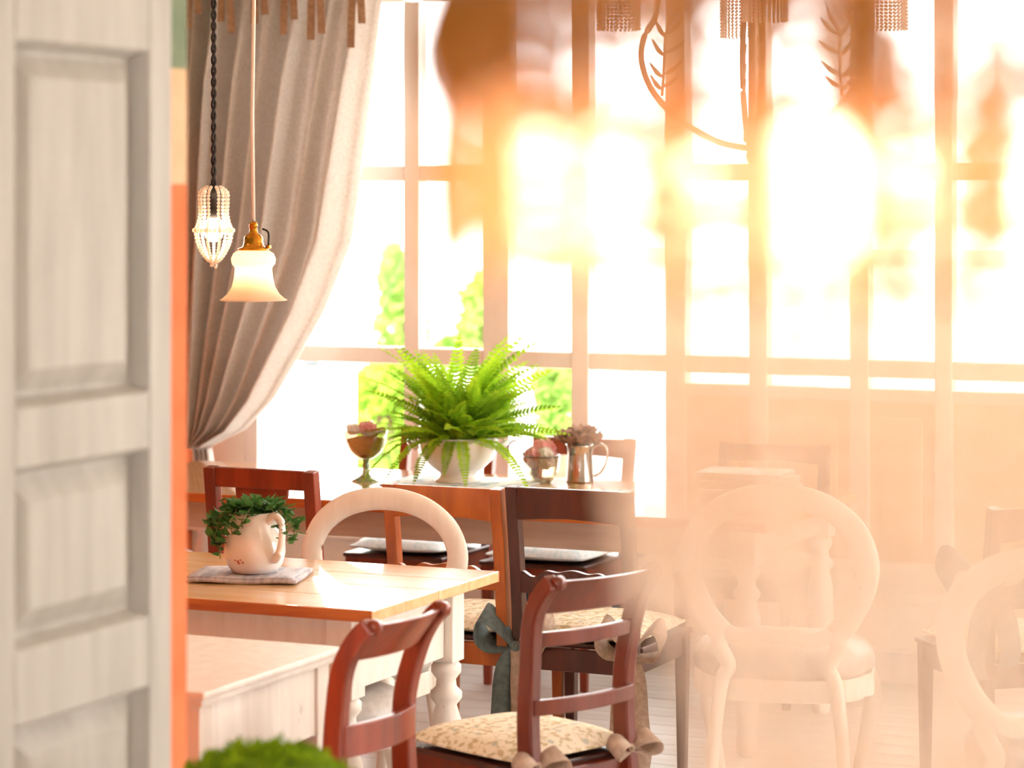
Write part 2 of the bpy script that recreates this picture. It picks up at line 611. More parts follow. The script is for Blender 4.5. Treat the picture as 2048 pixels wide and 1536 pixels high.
bush('hedge_shrub', 'bright green hedge shrub outside, left of the fern between white posts', 'shrub', -7.13, 14.0,
     [(0, 0, .55, .22, .3, .45), (.05, .1, .8, .2, .25, .2)], 1500, .05, 'hedge_leaf', 3, .7)
bush('slim_shrub', 'slim pale green shrub outside beside the curtain edge', 'shrub', -7.56, 14.3,
     [(0, 0, .5, .10, .14, .40), (.03, .0, .25, .12, .14, .28)], 700, .05, 'hedge_leaf', 4, .6)
bush('garden_tree', 'tall young tree outside in the upper left pane', 'tree', -10.0, 20.0,
     [(0, 0, .8, .22, .3, .45), (-.08, 0, 1.2, .10, .2, .35)], 900, .06, 'tree_leaf', 5, .9)
bush('garden_tree', 'leafy tree outside just left of the wide window post', 'tree', -9.25, 20.0,
     [(0, 0, .75, .22, .3, .35), (.02, 0, 1.1, .2, .25, .22), (-.3, 0, .62, .16, .2, .14)], 1100, .06, 'tree_leaf', 6, .9)
bush('garden_shrub', 'grey-green shrub outside right of the fern', 'shrub', -6.1, 14.2,
     [(0, 0, .66, .09, .2, .24), (.0, 0, .85, .11, .2, .12)], 500, .06, 'tree_leaf', 8, .6)
bush('garden_shrub', 'low pale shrub outside by the small house', 'shrub', -6.0, 30.0,
     [(0, 0, .2, .45, .4, .3)], 600, .09, 'tree_leaf', 9, .3)
vp = thing('veranda_post', 'white veranda post outside left of the hedge shrub', 'post', (-6.15, 11.6, -.15))
MB().box((-.07, -.07, 0), (.07, .07, 3.2)).build('shaft', 'frame_paint', vp, bevel=.01)
MB().box((-.1, -.1, 0), (.1, .1, .16)).build('plinth', 'frame_paint', vp, bevel=.01)
gl = thing('garden_lantern', 'dark grey garden lantern outside near the curtain', 'lantern', (-8.15, 15.0, -.15))
MB().lathe([(.05, 0), (.05, .02), (.014, .03), (.014, .72)], 12).build('pole', 'lantern_metal', gl)
MB().lathe([(.03, .72), (.06, .73), (.07, .86), (.03, .88)], 12).build('lantern_glass', 'house_pane', gl)
MB().lathe([(.10, .87), (.07, .92), (.02, .97), (.01, 1.0)], 12).build('cap', 'lantern_metal', gl)
hs = thing('garden_house', 'small distant house with a brown roof seen through the right window', 'house', (-6.35, 32, -.15))
MB().box((-.75, 0, 0), (.75, 1.2, .52)).build('house_walls', 'house_wall', hs)
MB().prism([(-.85, .5), (.85, .5), (.55, .82), (-.55, .82)], -.15, 1.35).build('roof', 'house_roof', hs)
for x in (-.45, .1, .5):
    w = MB().box((x - .1, -.02, .14), (x + .1, 0.0, .40)).build('house_window', 'house_pane', hs)
    MB().box((x - .12, -.025, .27), (x + .12, -.005, .285)).build('glazing_bar', 'house_wall', w)

# ================================================================== FURNITURE HELPERS
me_cache = {}


def turned_leg(h):
    """turned table leg, square block on top from z=h-.0 downwards to 0"""
    p = [(.018, 0), (.026, .01), (.030, .05), (.022, .09), (.028, .11), (.022, .125), (.030, .15), (.037, .20), (.038, .30),
         (.036, h - .17), (.024, h - .12), (.036, h - .10), (.036, h - .085), (.024, h - .07), (.022, h - .05), (.034, h - .03), (.034, h - .012), (.026, h)]
    return [(r * 1.22, z) for r, z in p]


def make_table(name, label, x0, x1, y0, y1, H, thick, apron_h, top_m, edge_shade_m, apron_m, leg_m, inx, iny, block):
    t = thing(name, label, 'table', ((x0 + x1) / 2, (y0 + y1) / 2, 0))
    cx, cy = (x0 + x1) / 2, (y0 + y1) / 2
    X0, X1, Y0, Y1 = x0 - cx, x1 - cx, y0 - cy, y1 - cy
    n = 4
    for i in range(n):
        a = Y0 + (Y1 - Y0) * i / n
        b = Y0 + (Y1 - Y0) * (i + 1) / n
        MB().box((X0, a + (.0004 if i else 0), H - thick), (X1, b, H)).build('top_board', top_m, t, bevel=.003)
    for a, b in (((X0, Y0 - .005, H - thick), (X1, Y0 + .0002, H - .0006)), ((X0, Y1 - .0002, H - thick), (X1, Y1 + .005, H - .0006))):
        MB().box(a, b).build('edge_shade_strip', edge_shade_m, t, bevel=.002)  # strip added over the board edge, its darker orange stands for shade
    bx0, bx1, by0, by1 = X0 + inx, X1 - inx, Y0 + iny, Y1 - iny
    zt, zb = H - thick, H - thick - apron_h
    hb = block / 2
    for a, b, c, d in ((bx0 + hb, bx1 - hb, by0 - .012, by0 + .012), (bx0 + hb, bx1 - hb, by1 - .012, by1 + .012)):
        MB().box((a, c, zb), (b, d, zt)).build('apron', apron_m, t, bevel=.002)
    for a, b in ((bx0 - .012, bx0 + .012), (bx1 - .012, bx1 + .012)):
        MB().box((a, by0 + hb, zb), (b, by1 - hb, zt)).build('apron', apron_m, t, bevel=.002)
    for lx in (bx0, bx1):
        for ly in (by0, by1):
            lg = MB().box((lx - hb, ly - hb, zb - .015), (lx + hb, ly + hb, zt))
            lg.build('leg_block', leg_m, t, bevel=.003)
            MB().lathe(turned_leg(zb - .015), 20, (lx, ly, 0)).build('leg', leg_m, t, smooth=True)
    return t


def cushion(parent, w, d, z, h, m, y0=0.0, round_=.5):
    """tied seat pad, w x d, bottom at z"""
    def shape(sgn):
        def fn(u, v):
            x, yy = (u - .5) * 2, (v - .5) * 2
            k = max(0, 1 - abs(x) ** 3.5) ** .5 * max(0, 1 - abs(yy) ** 3.5) ** .5
            px = x * w / 2 * (1 - .05 * (yy * yy) * (1 if abs(x) > .5 else .6))
            py = yy * d / 2 * (1 - .05 * x * x)
            return (px, py + y0, z + h * .35 + (h * .65 * k if sgn > 0 else -h * .35 * k))
        return fn
    mb = MB()
    mb.grid(shape(1), 16, 16)
    mb.grid(shape(-1), 16, 16)
    o = mb.build('cushion', m, parent, smooth=True)
    rim = [(shape(1)(u, v)) for u, v in [(i / 16, 0) for i in range(16)] + [(1, i / 16) for i in range(16)]
           + [(1 - i / 16, 1) for i in range(16)] + [(0, 1 - i / 16) for i in range(16)]]
    MB().sweep(rim, .004, .004, n=6, closed=True).build('piping', m, o, smooth=True)
    return o


def strip(path, width, wdir):
    P = smoothpath(path, 4)
    mb = MB()
    vs, fs = [], []
    n = len(P)
    for i, p in enumerate(P):
        w = Vector(wdir(i / (n - 1)) if callable(wdir) else wdir).normalized()
        ww = width(i / (n - 1)) if callable(width) else width
        vs += [p - w * ww / 2, p + w * ww / 2]
    for i in range(n - 1):
        fs.append((2 * i, 2 * i + 1, 2 * i + 3, 2 * i + 2))
    return mb.add(vs, fs)


def bow(parent, loc, m, size=1.0, rz=0.0, tails=(.30, .26), lift=.05, m2=None):
    """ribbon bow tied round a chair post: knot, two loops, two hanging tails"""
    e = bpy.data.objects.new('ribbon_bow', MB().ball((0, 0, 0), .016 * size, 10, 6).mesh('ribbon_bow', m, True))
    COL.objects.link(e)
    e.parent = parent
    e.location = loc
    e.rotation_euler = (0, 0, rz)
    s_ = size
    for sg, mm in ((-1, m), (1, m2 or m)):
        lp = [(0, 0, 0), (sg * .035 * s_, -.012, .03 * s_ + lift * .4), (sg * .085 * s_, -.02, .035 * s_ + lift), (sg * .10 * s_, -.012, .0 + lift * .7),
              (sg * .07 * s_, .0, -.018 * s_ + lift * .3), (0, .002, -.004)]
        strip(lp, lambda t: (.022 + .060 * math.sin(PI * t)) * s_, (0, .85, .5)).build('loop', mm, e, smooth=True, solid=.0015)
    for sg, L, mm in ((-1, tails[0], m), (1, tails[1], m2 or m)):
        if L <= 0:
            continue
        tp = [(0, -.005, 0), (sg * .02 * s_, -.02, -.05), (sg * .03 * s_, -.025, -L * .5), (sg * .038 * s_, -.018, -L * .8), (sg * .03 * s_, -.022, -L)]
        strip(tp, lambda t: (.022 + .036 * min(1, t * 3)) * s_, (1, .35, .1 * sg)).build('tail', mm, e, smooth=True, solid=.0015)
    return e


# ------------------------------------------------------------------ chairs (sitter faces +y, back at -y)
def rail_chair(label, x, y, rz, wood, cush, width=.395, H=.92, scal=True, bows=(), top_h=.10, grp=None):
    t = thing('dining_chair', label, 'chair', (x, y, 0), rz, grp)
    w = width / 2 - .018
    yb = -.20
    for sx in (-1, 1):
        MB().sweep(smoothpath([(sx * w, yb - .05, 0), (sx * w, yb - .005, .30), (sx * w, yb, .45), (sx * w, yb - .02, .68), (sx * w, yb - .055, H)], 5),
                   .018, .020, (0, 1, 0), square=True).build('back_leg', wood, t, bevel=.003)
        MB().taper((sx * (w + .004), .205, 0), (.013, .013), (sx * (w + .004), .205, .45), (.020, .020)).build('leg', wood, t, bevel=.003)
    poly = [(-w + .016, H - .002), (w - .016, H - .002), (w - .016, H - top_h), (w * .5, H - top_h + .006), (0, H - top_h + .010), (-w * .5, H - top_h + .006), (-w + .016, H - top_h)]
    MB().prism(poly, yb - .068, yb - .042).build('top_rail', wood, t, bevel=.004)
    if scal:
        n = 33
        top = []
        for i in range(n):
            u = i / (n - 1)
            xx = (-1 + 2 * u) * (w - .016)
            top.append((xx, .668 + .010 * math.cos(u * PI * 8) * (0.6 + .4 * math.cos(u * 2 * PI)) + .008 * math.cos((u - .5) * 2 * PI)))
        poly = top + [(w - .016, .605), (-w + .016, .605)]
        MB().prism(poly, yb - .030, yb - .012).build('scalloped_rail', wood, t)
    else:
        MB().box((-w + .016, yb - .032, .62), (w - .016, yb - .014, .67)).build('mid_rail', wood, t, bevel=.003)
    for a, b in (((-w + .016, yb - .014, .375), (w - .016, yb + .012, .44)), ((-w + .012, .195, .375), (w - .012, .22, .44))):
        MB().box(a, b).build('seat_rail', wood, t, bevel=.002)
    for sx in (-1, 1):
        MB().box((sx * w - .012 , yb + .018, .375), (sx * w + .012, .19, .44)).build('seat_rail', wood, t, bevel=.002)
    MB().box((-w - .024, yb + .02, .44), (w + .024, .245, .456)).build('seat', 'dark_wood', t, bevel=.005)
    if cush:
        cushion(t, width - .01, .43, .457, .06, cush, .02)
    for (lx, ly, lz, kw) in bows:
        bow(t, (lx, ly, lz), **kw)
    return t


def splat_chair(label, x, y, rz, wood, width=.39, H=.92):
    t = thing('dining_chair', label, 'chair', (x, y, 0), rz)
    w = width / 2 - .02
    yb = -.20
    for sx in (-1, 1):
        MB().sweep(smoothpath([(sx * w, yb - .04, 0), (sx * w, yb, .40), (sx * w, yb - .01, .68), (sx * w, yb - .04, H)], 5),
                   .020, .020, (0, 1, 0), square=True).build('back_leg', wood, t, bevel=.003)
        MB().taper((sx * w, .20, 0), (.014, .014), (sx * w, .20, .45), (.02, .02)).build('leg', wood, t, bevel=.003)
        MB().box((sx * w - .012, yb + .018, .375), (sx * w + .012, .19, .44)).build('seat_rail', wood, t, bevel=.002)
    MB().box((-w + .018, yb - .052, H - .062), (w - .018, yb - .025, H)).build('top_rail', wood, t, bevel=.003)
    half = [(.094, H - .062), (.092, H - .085), (.080, H - .105), (.066, H - .13), (.056, H - .17), (.060, H - .22), (.074, H - .27), (.076, H - .31), (.06, H - .36), (.05, H - .40), (.058, .475)]
    poly = [(a, z) for a, z in half] + [(-a, z) for a, z in reversed(half)]
    MB().prism(poly, yb - .036, yb - .022).build('splat', wood, t)
    MB().box((-w + .018, yb - .03, .44), (w - .018, yb, .476)).build('lower_rail', wood, t, bevel=.002)
    MB().box((-w + .016, .19, .375), (w - .016, .214, .44)).build('seat_rail', wood, t, bevel=.002)
    MB().box((-w - .02, yb + .018, .44), (w + .02, .235, .46)).build('seat', wood, t, bevel=.005)
    return t


def sabre_chair(label, x, y, rz, wood, rails, width=.36, cush=None, bows=(), H=.875):
    t = thing('sabre_chair', label, 'chair', (x, y, 0), rz)
    w = width / 2 - .017
    prof = [(-.34, 0), (-.27, .16), (-.215, .32), (-.195, .44), (-.187, .56), (-.192, .67), (-.215, H - .105), (-.25, H - .04), (-.285, H - .006)]
    for sx in (-1, 1):
        pts = [(sx * (w - .012 * min(1, z / .5) + (.012 if z > .7 else 0)), yy, z) for yy, z in prof]
        pt = smoothpath(pts, 4)
        n = len(pt)
        MB().sweep(pt, [.017] * n, [.030 - .010 * (i / n) for i in range(n)], (0, 1, .25), square=True).build('back_leg', wood, t, bevel=.006)
        MB().sweep([(sx * w - .0, -.29, H - .012), (sx * w * .86, -.285, H - .010)], .017, .017, (0, 0, 1), n=12).build('scroll', wood, t, smooth=True)
        MB().sweep(smoothpath([(sx * w, .205, .42), (sx * (w + .004), .225, .28), (sx * (w + .006), .235, .12), (sx * (w + .008), .27, 0)], 4), .017, .017, (0, 1, 0), square=True).build('leg', wood, t, bevel=.004)

    def bowed(z0, z1, ya, yb2, bend, th, name, lean=0.0):
        def fn(front):
            def g(u, v):
                xx = (-1 + 2 * u) * (w - .006)
                z = z0 + (z1 - z0) * v
                yy = ya + (yb2 - ya) * v - bend * (1 - (2 * u - 1) ** 2) + (th if front else 0)
                return (xx, yy, z)
            return g
        mb = MB()
        nu = 14
        mb.grid(fn(0), nu, 3)
        mb.grid(fn(1), nu, 3)
        N = (nu + 1) * 4
        fs = []
        for i in range(nu):
            fs.append((i, i + 1, N + i + 1, N + i))
            j = 3 * (nu + 1) + i
            fs.append((j, j + 1, N + j + 1, N + j))
        for j in range(3):
            for i in (0, nu):
                q = j * (nu + 1) + i
                q2 = q + nu + 1
                fs.append((q, q2, N + q2, N + q))
        mb.f += fs
        return mb.build(name, wood, t, bevel=.003)
    bowed(H - .09, H - .007, -.225, -.288, .030, .020, 'crest_rail')
    for z0, z1 in rails:
        ym = -.205
        bowed(z0, z1, ym - .01, ym - .012, .026, .018, 'back_rail')
    for a, b in (((-w + .015, -.20, .375), (w - .015, -.176, .435)), ((-w + .014, .195, .375), (w - .014, .22, .435)),
                 ((-w - .012, -.18, .375), (-w + .012, .195, .435)), ((w - .012, -.18, .375), (w + .012, .195, .435))):
        MB().box(a, b).build('seat_rail', wood, t, bevel=.003)
    MB().box((-w - .02, -.175, .435), (w + .02, .235, .448)).build('seat', 'dark_wood', t, bevel=.004)
    if cush:
        cushion(t, width + .02, .41, .449, .055, cush, .02)
    for (lx, ly, lz, kw) in bows:
        bow(t, (lx, ly, lz), **kw)
    return t


def balloon_chair(label, x, y, rz, width=.50, H=.93, seat_m='grey_leather', rail=True):
    t = thing('balloon_back_chair', label, 'chair', (x, y, 0), rz)
    k = width / .51
    zk = (H - .55) / .394
    half = [(0, .944), (.075, .936), (.145, .908), (.205, .855), (.236, .79), (.240, .73), (.222, .665), (.190, .605), (.155, .565)]
    half = [(a * k * .94, .55 + (z - .55) * zk) for a, z in half]
    yy = lambda z: -.205 - .12 * max(0, z - .45) * .8
    R = [(a, yy(z), z) for a, z in half]
    L = [(-a, yy(z), z) for a, z in reversed(half[1:])]
    path = smoothpath(L + R, 5)
    n = len(path)
    MB().sweep(path, [.034] * n, [.017] * n, (0, 1, 0), n=14).build('hoop_back', 'chair_white', t, smooth=True)
    xb = half[-1][0]
    zb = half[-1][1]
    cr = smoothpath([(-xb - .005, yy(zb), zb + .01), (-xb * .6, yy(zb), zb - .02), (-xb * .25, yy(zb), zb - .004), (0, yy(zb), zb - .012), (xb * .25, yy(zb), zb - .004), (xb * .6, yy(zb), zb - .02), (xb + .005, yy(zb), zb + .01)], 5)
    MB().sweep(cr, .024, .014, (0, 1, 0), n=12).build('cross_rail', 'chair_white', t, smooth=True)
    for sx in (-1, 1):
        p = smoothpath([(sx * (xb + .004), yy(zb), zb + .01), (sx * (xb + .006), yy(.53), .525), (sx * (xb - .02), yy(.47), .47), (sx * (xb + .0), -.205, .42), (sx * (xb + .02), -.22, .25), (sx * (xb + .03), -.28, 0)], 5)
        n = len(p)
        MB().sweep(p, [.026 - .010 * i / n for i in range(n)], [.018] * n, (0, 1, 0), n=12).build('back_leg', 'chair_white', t, smooth=True)
        p = smoothpath([(sx * .19 * k, .17, .43), (sx * .222 * k, .21, .34), (sx * .205 * k, .20, .20), (sx * .185 * k, .185, .08), (sx * .195 * k, .205, 0)], 5)
        n = len(p)
        MB().sweep(p, [.030 - .017 * i / n for i in range(n)], [.030 - .017 * i / n for i in range(n)], None, n=12).build('leg', 'chair_white', t, smooth=True)

    def outline(s_, n=40):
        o = []
        for i in range(n):
            a = 2 * PI * i / n
            c_, s2 = math.cos(a), math.sin(a)
            q = (abs(c_) ** 3 + abs(s2) ** 3) ** (-1 / 3)
            wy = 1.0 if s2 > 0 else .93
            o.append((c_ * q * .235 * k * s_ * (1 if s2 > -.2 else .93), s2 * q * .215 * s_ * wy, 0))
        return o
    fr = MB()
    A = outline(1.0)
    n = len(A)
    vs, fs = [], []
    for z in (.365, .43):
        vs += [(p[0], p[1], z) for p in A]
    B = outline(.86)
    for z in (.43, .365):
        vs += [(p[0], p[1], z) for p in B]
    for r in range(4):
        for i in range(n):
            j = (i + 1) % n
            r2 = (r + 1) % 4
            fs.append((r * n + i, r * n + j, r2 * n + j, r2 * n + i))
    fr.add(vs, fs).build('seat_frame', 'chair_white', t, bevel=.004)
    pad = MB()
    vs, fs = [], []
    lay = [(.97, .43), (1.01, .455), (.99, .485), (.92, .508), (.75, .522), (.45, .53), (.12, .532)]
    for s_, z in lay:
        vs += [(p[0], p[1], z) for p in outline(s_)]
    for r in range(len(lay) - 1):
        for i in range(n):
            j = (i + 1) % n
            fs.append((r * n + i, r * n + j, (r + 1) * n + j, (r + 1) * n + i))
    fs.append(tuple((len(lay) - 1) * n + i for i in range(n)))
    fs.append(tuple(range(n - 1, -1, -1)))
    pad.add(vs, fs).build('seat_pad', seat_m, t, smooth=True)
    return t


def rz_facing(fx, fy):
    """rotation that turns local +y to (fx, fy)"""
    return math.atan2(-fx, fy)


# ================================================================== TABLES
TH = .76
make_table('window_table', 'long wooden table with grey-washed apron by the window, carrying the fern', -5.35, -2.70, 7.96, 8.93, TH, .032, .10,
           'pine_top', 'pine_edge_shade', 'grey_wash', 'white_paint', .10, .10, .085)
make_table('small_table', 'small table with pale pine top and white turned legs, carrying the ivy jug', -4.25, -3.03, 5.895, 6.655, TH, .030, .195,
           'pine_light', 'pine_edge_shade', 'white_paint', 'white_paint', .12, .085, .075)

# painted side table in front of the small table
st = thing('side_table', 'white painted side table with moulded top edge beside the orange wall', 'table', (-3.38, 5.29, 0))
a0, a1, b0, b1 = -.46, .42, -.325, .325
MB().box((a0, b0, .702), (a1, b1, .72)).build('table_top', 'white_paint', st, bevel=.006)
MB().box((a0 + .012, b0 + .012, .684), (a1 - .012, b1 - .012, .702)).build('top_moulding', 'white_paint', st, bevel=.006)
zb, zt = .52, .684
for q in ((a0 + .05, b0 + .035, a1 - .05, b0 + .055), (a0 + .05, b1 - .055, a1 - .05, b1 - .035), (a0 + .03, b0 + .055, a0 + .05, b1 - .055), (a1 - .055, b0 + .055, a1 - .035, b1 - .055)):
    MB().box((q[0], q[1], zb), (q[2], q[3], zt)).build('apron', 'white_paint', st, bevel=.002)
for lx in (a0 + .055, a1 - .055):
    for ly in (b0 + .055, b1 - .055):
        MB().taper((lx, ly, 0), (.016, .016), (lx, ly, zb - .0), (.026, .026)).box((lx - .028, ly - .028, zb), (lx + .028, ly + .028, zt)).build('leg', 'white_paint', st, bevel=.003)

# ================================================================== CHAIRS
splat_chair('red-brown wooden chair with a vase-shaped splat, behind the ivy jug', -4.18, 7.60, 0.0, 'red_wood', .40, .925)
balloon_chair('white balloon-back chair with worn paint, behind the small pine table', -3.59, 6.83, PI, .545, .888)
rail_chair('orange-brown wooden chair with scalloped back rail, left of the dark brown one', -3.485, 7.50, 0, 'orange_wood', 'damask', .395, .915)
rail_chair('dark brown wooden chair with scalloped back rail and pale damask cushion at the window table', -3.072, 7.50, 0, 'dark_wood', 'damask', .40, .925,
           bows=[(-.185, -.225, .44, dict(m='ribbon_slate', m2='ribbon_taupe', size=1.15, tails=(.40, .42), lift=.06)),
                 (.19, -.225, .44, dict(m='ribbon_taupe', size=1.0, tails=(.40, .34), lift=.06))])
rail_chair('wooden chair with blue cushion behind the window table, half hidden by the fern', -4.45, 9.06, PI, 'red_wood', 'damask_blue', .40, .885, top_h=.06,
           bows=[(.185, -.20, .45, dict(m='ribbon_blue', size=.9, tails=(.25, .22)))])
rail_chair('wooden chair with blue cushion behind the window table, behind the metal jug', -3.885, 9.06, PI, 'red_wood', 'damask_blue', .41, .872, top_h=.075,
           bows=[(.185, -.20, .45, dict(m='ribbon_blue', size=.9, tails=(.25, .22))), (-.185, -.20, .45, dict(m='ribbon_blue', size=.9, tails=(.25, .22)))])
rail_chair('damask-cushioned chair on the window side, right end of the long table', -3.12, 9.04, PI, 'dark_wood', 'damask', .42, .88, top_h=.07)
sabre_chair('mahogany chair with two curved back rails and damask cushion, in front', -2.635, 5.93, rz_facing(-.92, .39), 'mahogany', [(.735, .770), (.575, .612)], .375, 'damask', H=.905,
            bows=[(-.155, -.215, .458, dict(m='ribbon_taupe', size=.72, tails=(0, 0), lift=.0)), (.155, -.215, .458, dict(m='ribbon_taupe', size=.72, tails=(0, 0), lift=.0))])
sabre_chair('mahogany chair with one broad back rail, drawn up to the white side table', -2.893, 5.27, rz_facing(-1, .08), 'red_wood', [(.575, .645)], .345)
balloon_chair('white balloon-back chair with grey padded seat, right of the window table', -2.43, 7.32, math.radians(14), .56, .955)
balloon_chair('white balloon-back chair cut off by the right edge of the picture', -1.40, 6.39, math.radians(2), .54, .945)
rail_chair('brown wooden chair with blue bow behind the white chair at the right edge', -1.88, 7.80, math.radians(40), 'dark_wood', 'damask', .40, .90,
           bows=[(-.185, -.225, .66, dict(m='ribbon_slate', size=1.5, tails=(.25, .22)))])

# stool under the pine table, nail-head trim
sl = thing('round_stool', 'round grey upholstered stool with nail-head trim under the small pine table', 'stool', (-3.29, 6.20, 0))
MB().lathe([(.17, .40), (.185, .42), (.187, .455), (.172, .485), (.12, .505), (.02, .512)], 36).build('seat_pad', 'grey_leather', sl, smooth=True)
MB().lathe([(.165, .355), (.18, .36), (.18, .40), (.165, .402)], 36).build('seat_frame', 'chair_white', sl, smooth=True)
nm = MB().ball((0, 0, 0), .006, 6, 4).mesh('nail', 'nail', True)
for i in range(64):
    a = 2 * PI * i / 64
    put(nm, 'nail', sl, (.184 * math.cos(a), .184 * math.sin(a), .415))
for i in range(4):
    a = PI / 4 + i * PI / 2
    MB().sweep(smoothpath([(.14 * math.cos(a), .14 * math.sin(a), .36), (.165 * math.cos(a), .165 * math.sin(a), .22), (.16 * math.cos(a), .16 * math.sin(a), 0)], 4), .018, .018, n=10).build('leg', 'chair_white', sl, smooth=True)
# second stool by the left wall
s2 = thing('round_stool', 'round silver-grey stool behind the window table near the curtain', 'stool', (-5.27, 8.44, 0))
MB().lathe([(.16, .36), (.175, .38), (.178, .43), (.165, .465), (.12, .482), (.02, .488)], 36).build('seat_pad', 'grey_leather', s2, smooth=True)
for i in range(4):
    a = PI / 4 + i * PI / 2
    MB().sweep([(.12 * math.cos(a), .12 * math.sin(a), .37), (.15 * math.cos(a), .15 * math.sin(a), 0)], .016, .016, n=10).build('leg', 'chair_white', s2, smooth=True)

# ================================================================== CURTAIN
cu = thing('curtain', 'grey-beige linen curtain tied back at the left of the window', 'curtain', (0, 0, 0))
EDGE = [(2.66, -4.70), (2.55, -4.71), (2.258, -4.753), (2.005, -4.797), (1.614, -4.863), (1.337, -4.985), (1.188, -5.075), (.976, -5.21), (.853, -5.335), (.80, -5.45), (.77, -5.50)]


def edge_x(z):
    for (z0, x0), (z1, x1) in zip(EDGE, EDGE[1:]):
        if z1 <= z <= z0:
            t = (z0 - z) / (z0 - z1)
            return x0 + (x1 - x0) * t
    return EDGE[-1][1]


rf = random.Random(5)
ph = [rf.uniform(0, 6.28) for _ in range(6)]


def curtain_fn(u, v):
    # v 0 top .. 1 tie; right side falls in a curve so heights differ across the cloth
    zt, zb = 2.66, .775
    vv = v ** 0.92
    z = zt + (zb - zt) * vv
    xl = -5.572
    xr = edge_x(z)
    zl = z
    g = (xr - xl) / (-4.70 + 5.572)
    x = xl + (xr - xl) * (u ** (1.0 + .5 * v))
    amp = .085 * (.35 + .65 * g) * (0.6 + .5 * min(1, v * 5))
    fold = math.sin(u * 2 * PI * 6.6 + ph[0] + .7 * math.sin(v * 3 + ph[1])) + .45 * math.sin(u * 2 * PI * 14 + ph[2] + 1.5 * v) + .35 * math.sin(u * 2 * PI * 4.3 + ph[3])
    y = 9.22 + amp * fold * .8
    return (x, y, zl)


MB().grid(curtain_fn, 190, 90).build('drape', 'curtain_cloth', cu, smooth=True, solid=.002)
# the skirt below the tie
MB().grid(lambda u, v: (-5.572 + (.075 + .12 * v) * u, 9.27 + .022 * math.sin(u * 2 * PI * 4 + .6), .775 - .62 * v), 40, 20).build('skirt', 'curtain_cloth', cu, smooth=True, solid=.002)
MB().sweep([(-5.578 + .046 + .05 * math.cos(a * PI / 8), 9.27 + .06 * math.sin(a * PI / 8), .785 + .012 * math.cos(a * PI / 8)) for a in range(16)], .022, .006, (0, 0, 1), n=8, closed=True).build('tie_band', 'linen', cu, smooth=True)
for i, (x, L1, L2) in enumerate([(-5.45, .22, .17), (-5.30, .2, .24), (-5.15, .21, .18), (-5.02, .25, .2), (-4.90, .27, .25), (-4.725, .30, .22)]):
    tb = MB().ball((x, 9.11, 2.72), .014, 8, 5).build('curtain_tie', 'tie_cloth', cu, smooth=True)
    for sg, L in ((-1, L1), (1, L2)):
        strip([(x, 9.10, 2.72), (x + sg * .014, 9.06, 2.66), (x + sg * .024, 9.06, 2.70 - L * 1.15)], .030, (1, .2, 0)).build('tie_end', 'tie_cloth', tb, solid=.0015)
rod = thing('curtain_rod', 'thin dark curtain rod above the window', 'rod', (0, 0, 0))
MB().sweep([(-5.66, 9.25, 2.74), (1.4, 9.25, 2.74)], .011, .011, n=10).build('rod_bar', 'iron', rod, smooth=True)
for x in (-5.6, -3.58, -1.35, 1.25):
    MB().box((x - .01, 9.25, 2.735), (x + .01, 9.5, 2.75)).build('bracket', 'iron', rod)

# ================================================================== PENDANT LAMPS
# bell glass pendant
px, py = -3.64, 6.37
bp = thing('bell_pendant_lamp', 'pendant lamp with frosted bell glass shade and brass holder on a white cord', 'lamp', (px, py, 1.505))
prof = [(.092, 0), (.085, .003), (.070, .016), (.058, .036), (.052, .06), (.0495, .085), (.051, .092), (.058, .10), (.060, .113), (.054, .127), (.036, .138)]
bell = MB().lathe(prof, 40, cap=False).build('glass_shade', 'frosted_glass', bp, smooth=True, solid=.003)
MB().lathe([(.042, .136), (.042, .142), (.030, .146), (.026, .160), (.026, .172), (.019, .180), (.012, .184), (.010, .20), (.013, .202), (.009, .215)], 24).build('brass_holder', 'brass', bp, smooth=True)
MB().sweep(smoothpath([(.022, .012, .195), (.040, .012, .185), (.040, .012, .15)], 4), .003, .003, n=6).build('switch_wire', 'black_cord', bp, smooth=True)
MB().sweep([(.040, .012, .142), (.040, .012, .150)], .008, .008, n=8).build('thumb_screw', 'brass', bp)
MB().sweep([(0, 0, .21), (-.004, 0, .5), (0.003, 0, .9), (0, 0, ZC - 1.505)], .0055, .0055, n=8).build('cord', 'white_cord', bp, smooth=True)
MB().ball((0, 0, .085), .030, 10, 7, 1.2).build('bulb', 'bulb_glow', bp, smooth=True)
MB().lathe([(.05, ZC - 1.505 - .02), (.05, ZC - 1.505)], 20).build('ceiling_rose', 'brass', bp)

# bead cage pendant
qx, qy = -3.89, 6.58
cp = thing('bead_pendant_lamp', 'bare bulb in a cage of crystal beads on a twisted black cord', 'lamp', (qx, qy, 1.60))
zt_ = .225
MB().lathe([(.006, .225), (.012, .222), (.020, .205), (.020, .195), (.013, .19), (.013, .15), (.016, .15), (.016, .125)], 16).build('socket', 'black_cord', cp, smooth=True)
for ph0 in (0, PI):
    pts = [(.0045 * math.cos(ph0 + i * .55), .0045 * math.sin(ph0 + i * .55), .222 + i * (ZC - 1.60 - .222) / 220) for i in range(221)]
    MB().sweep(pts, .0045, .0045, n=6).build('cord_strand', 'black_cord', cp, smooth=True)
MB().ball((0, 0, .095), .030, 10, 7, 1.25).build('bulb', 'bulb_glow', cp, smooth=True)
cage = [(.022, .215), (.040, .20), (.041, .17), (.040, .14), (.046, .11), (.053, .09), (.048, .06), (.038, .035), (.022, .012), (.006, .0)]
sb = MB()
for p in smoothpath([(r, 0, z) for r, z in cage], 3):
    sb.ball(p, .0052, 8, 5)
me_s = sb.mesh('bead_strand', 'crystal', True)
for i in range(9):
    put(me_s, 'bead_strand', cp, (0, 0, 0), (0, 0, 2 * PI * i / 9))
rb = MB()
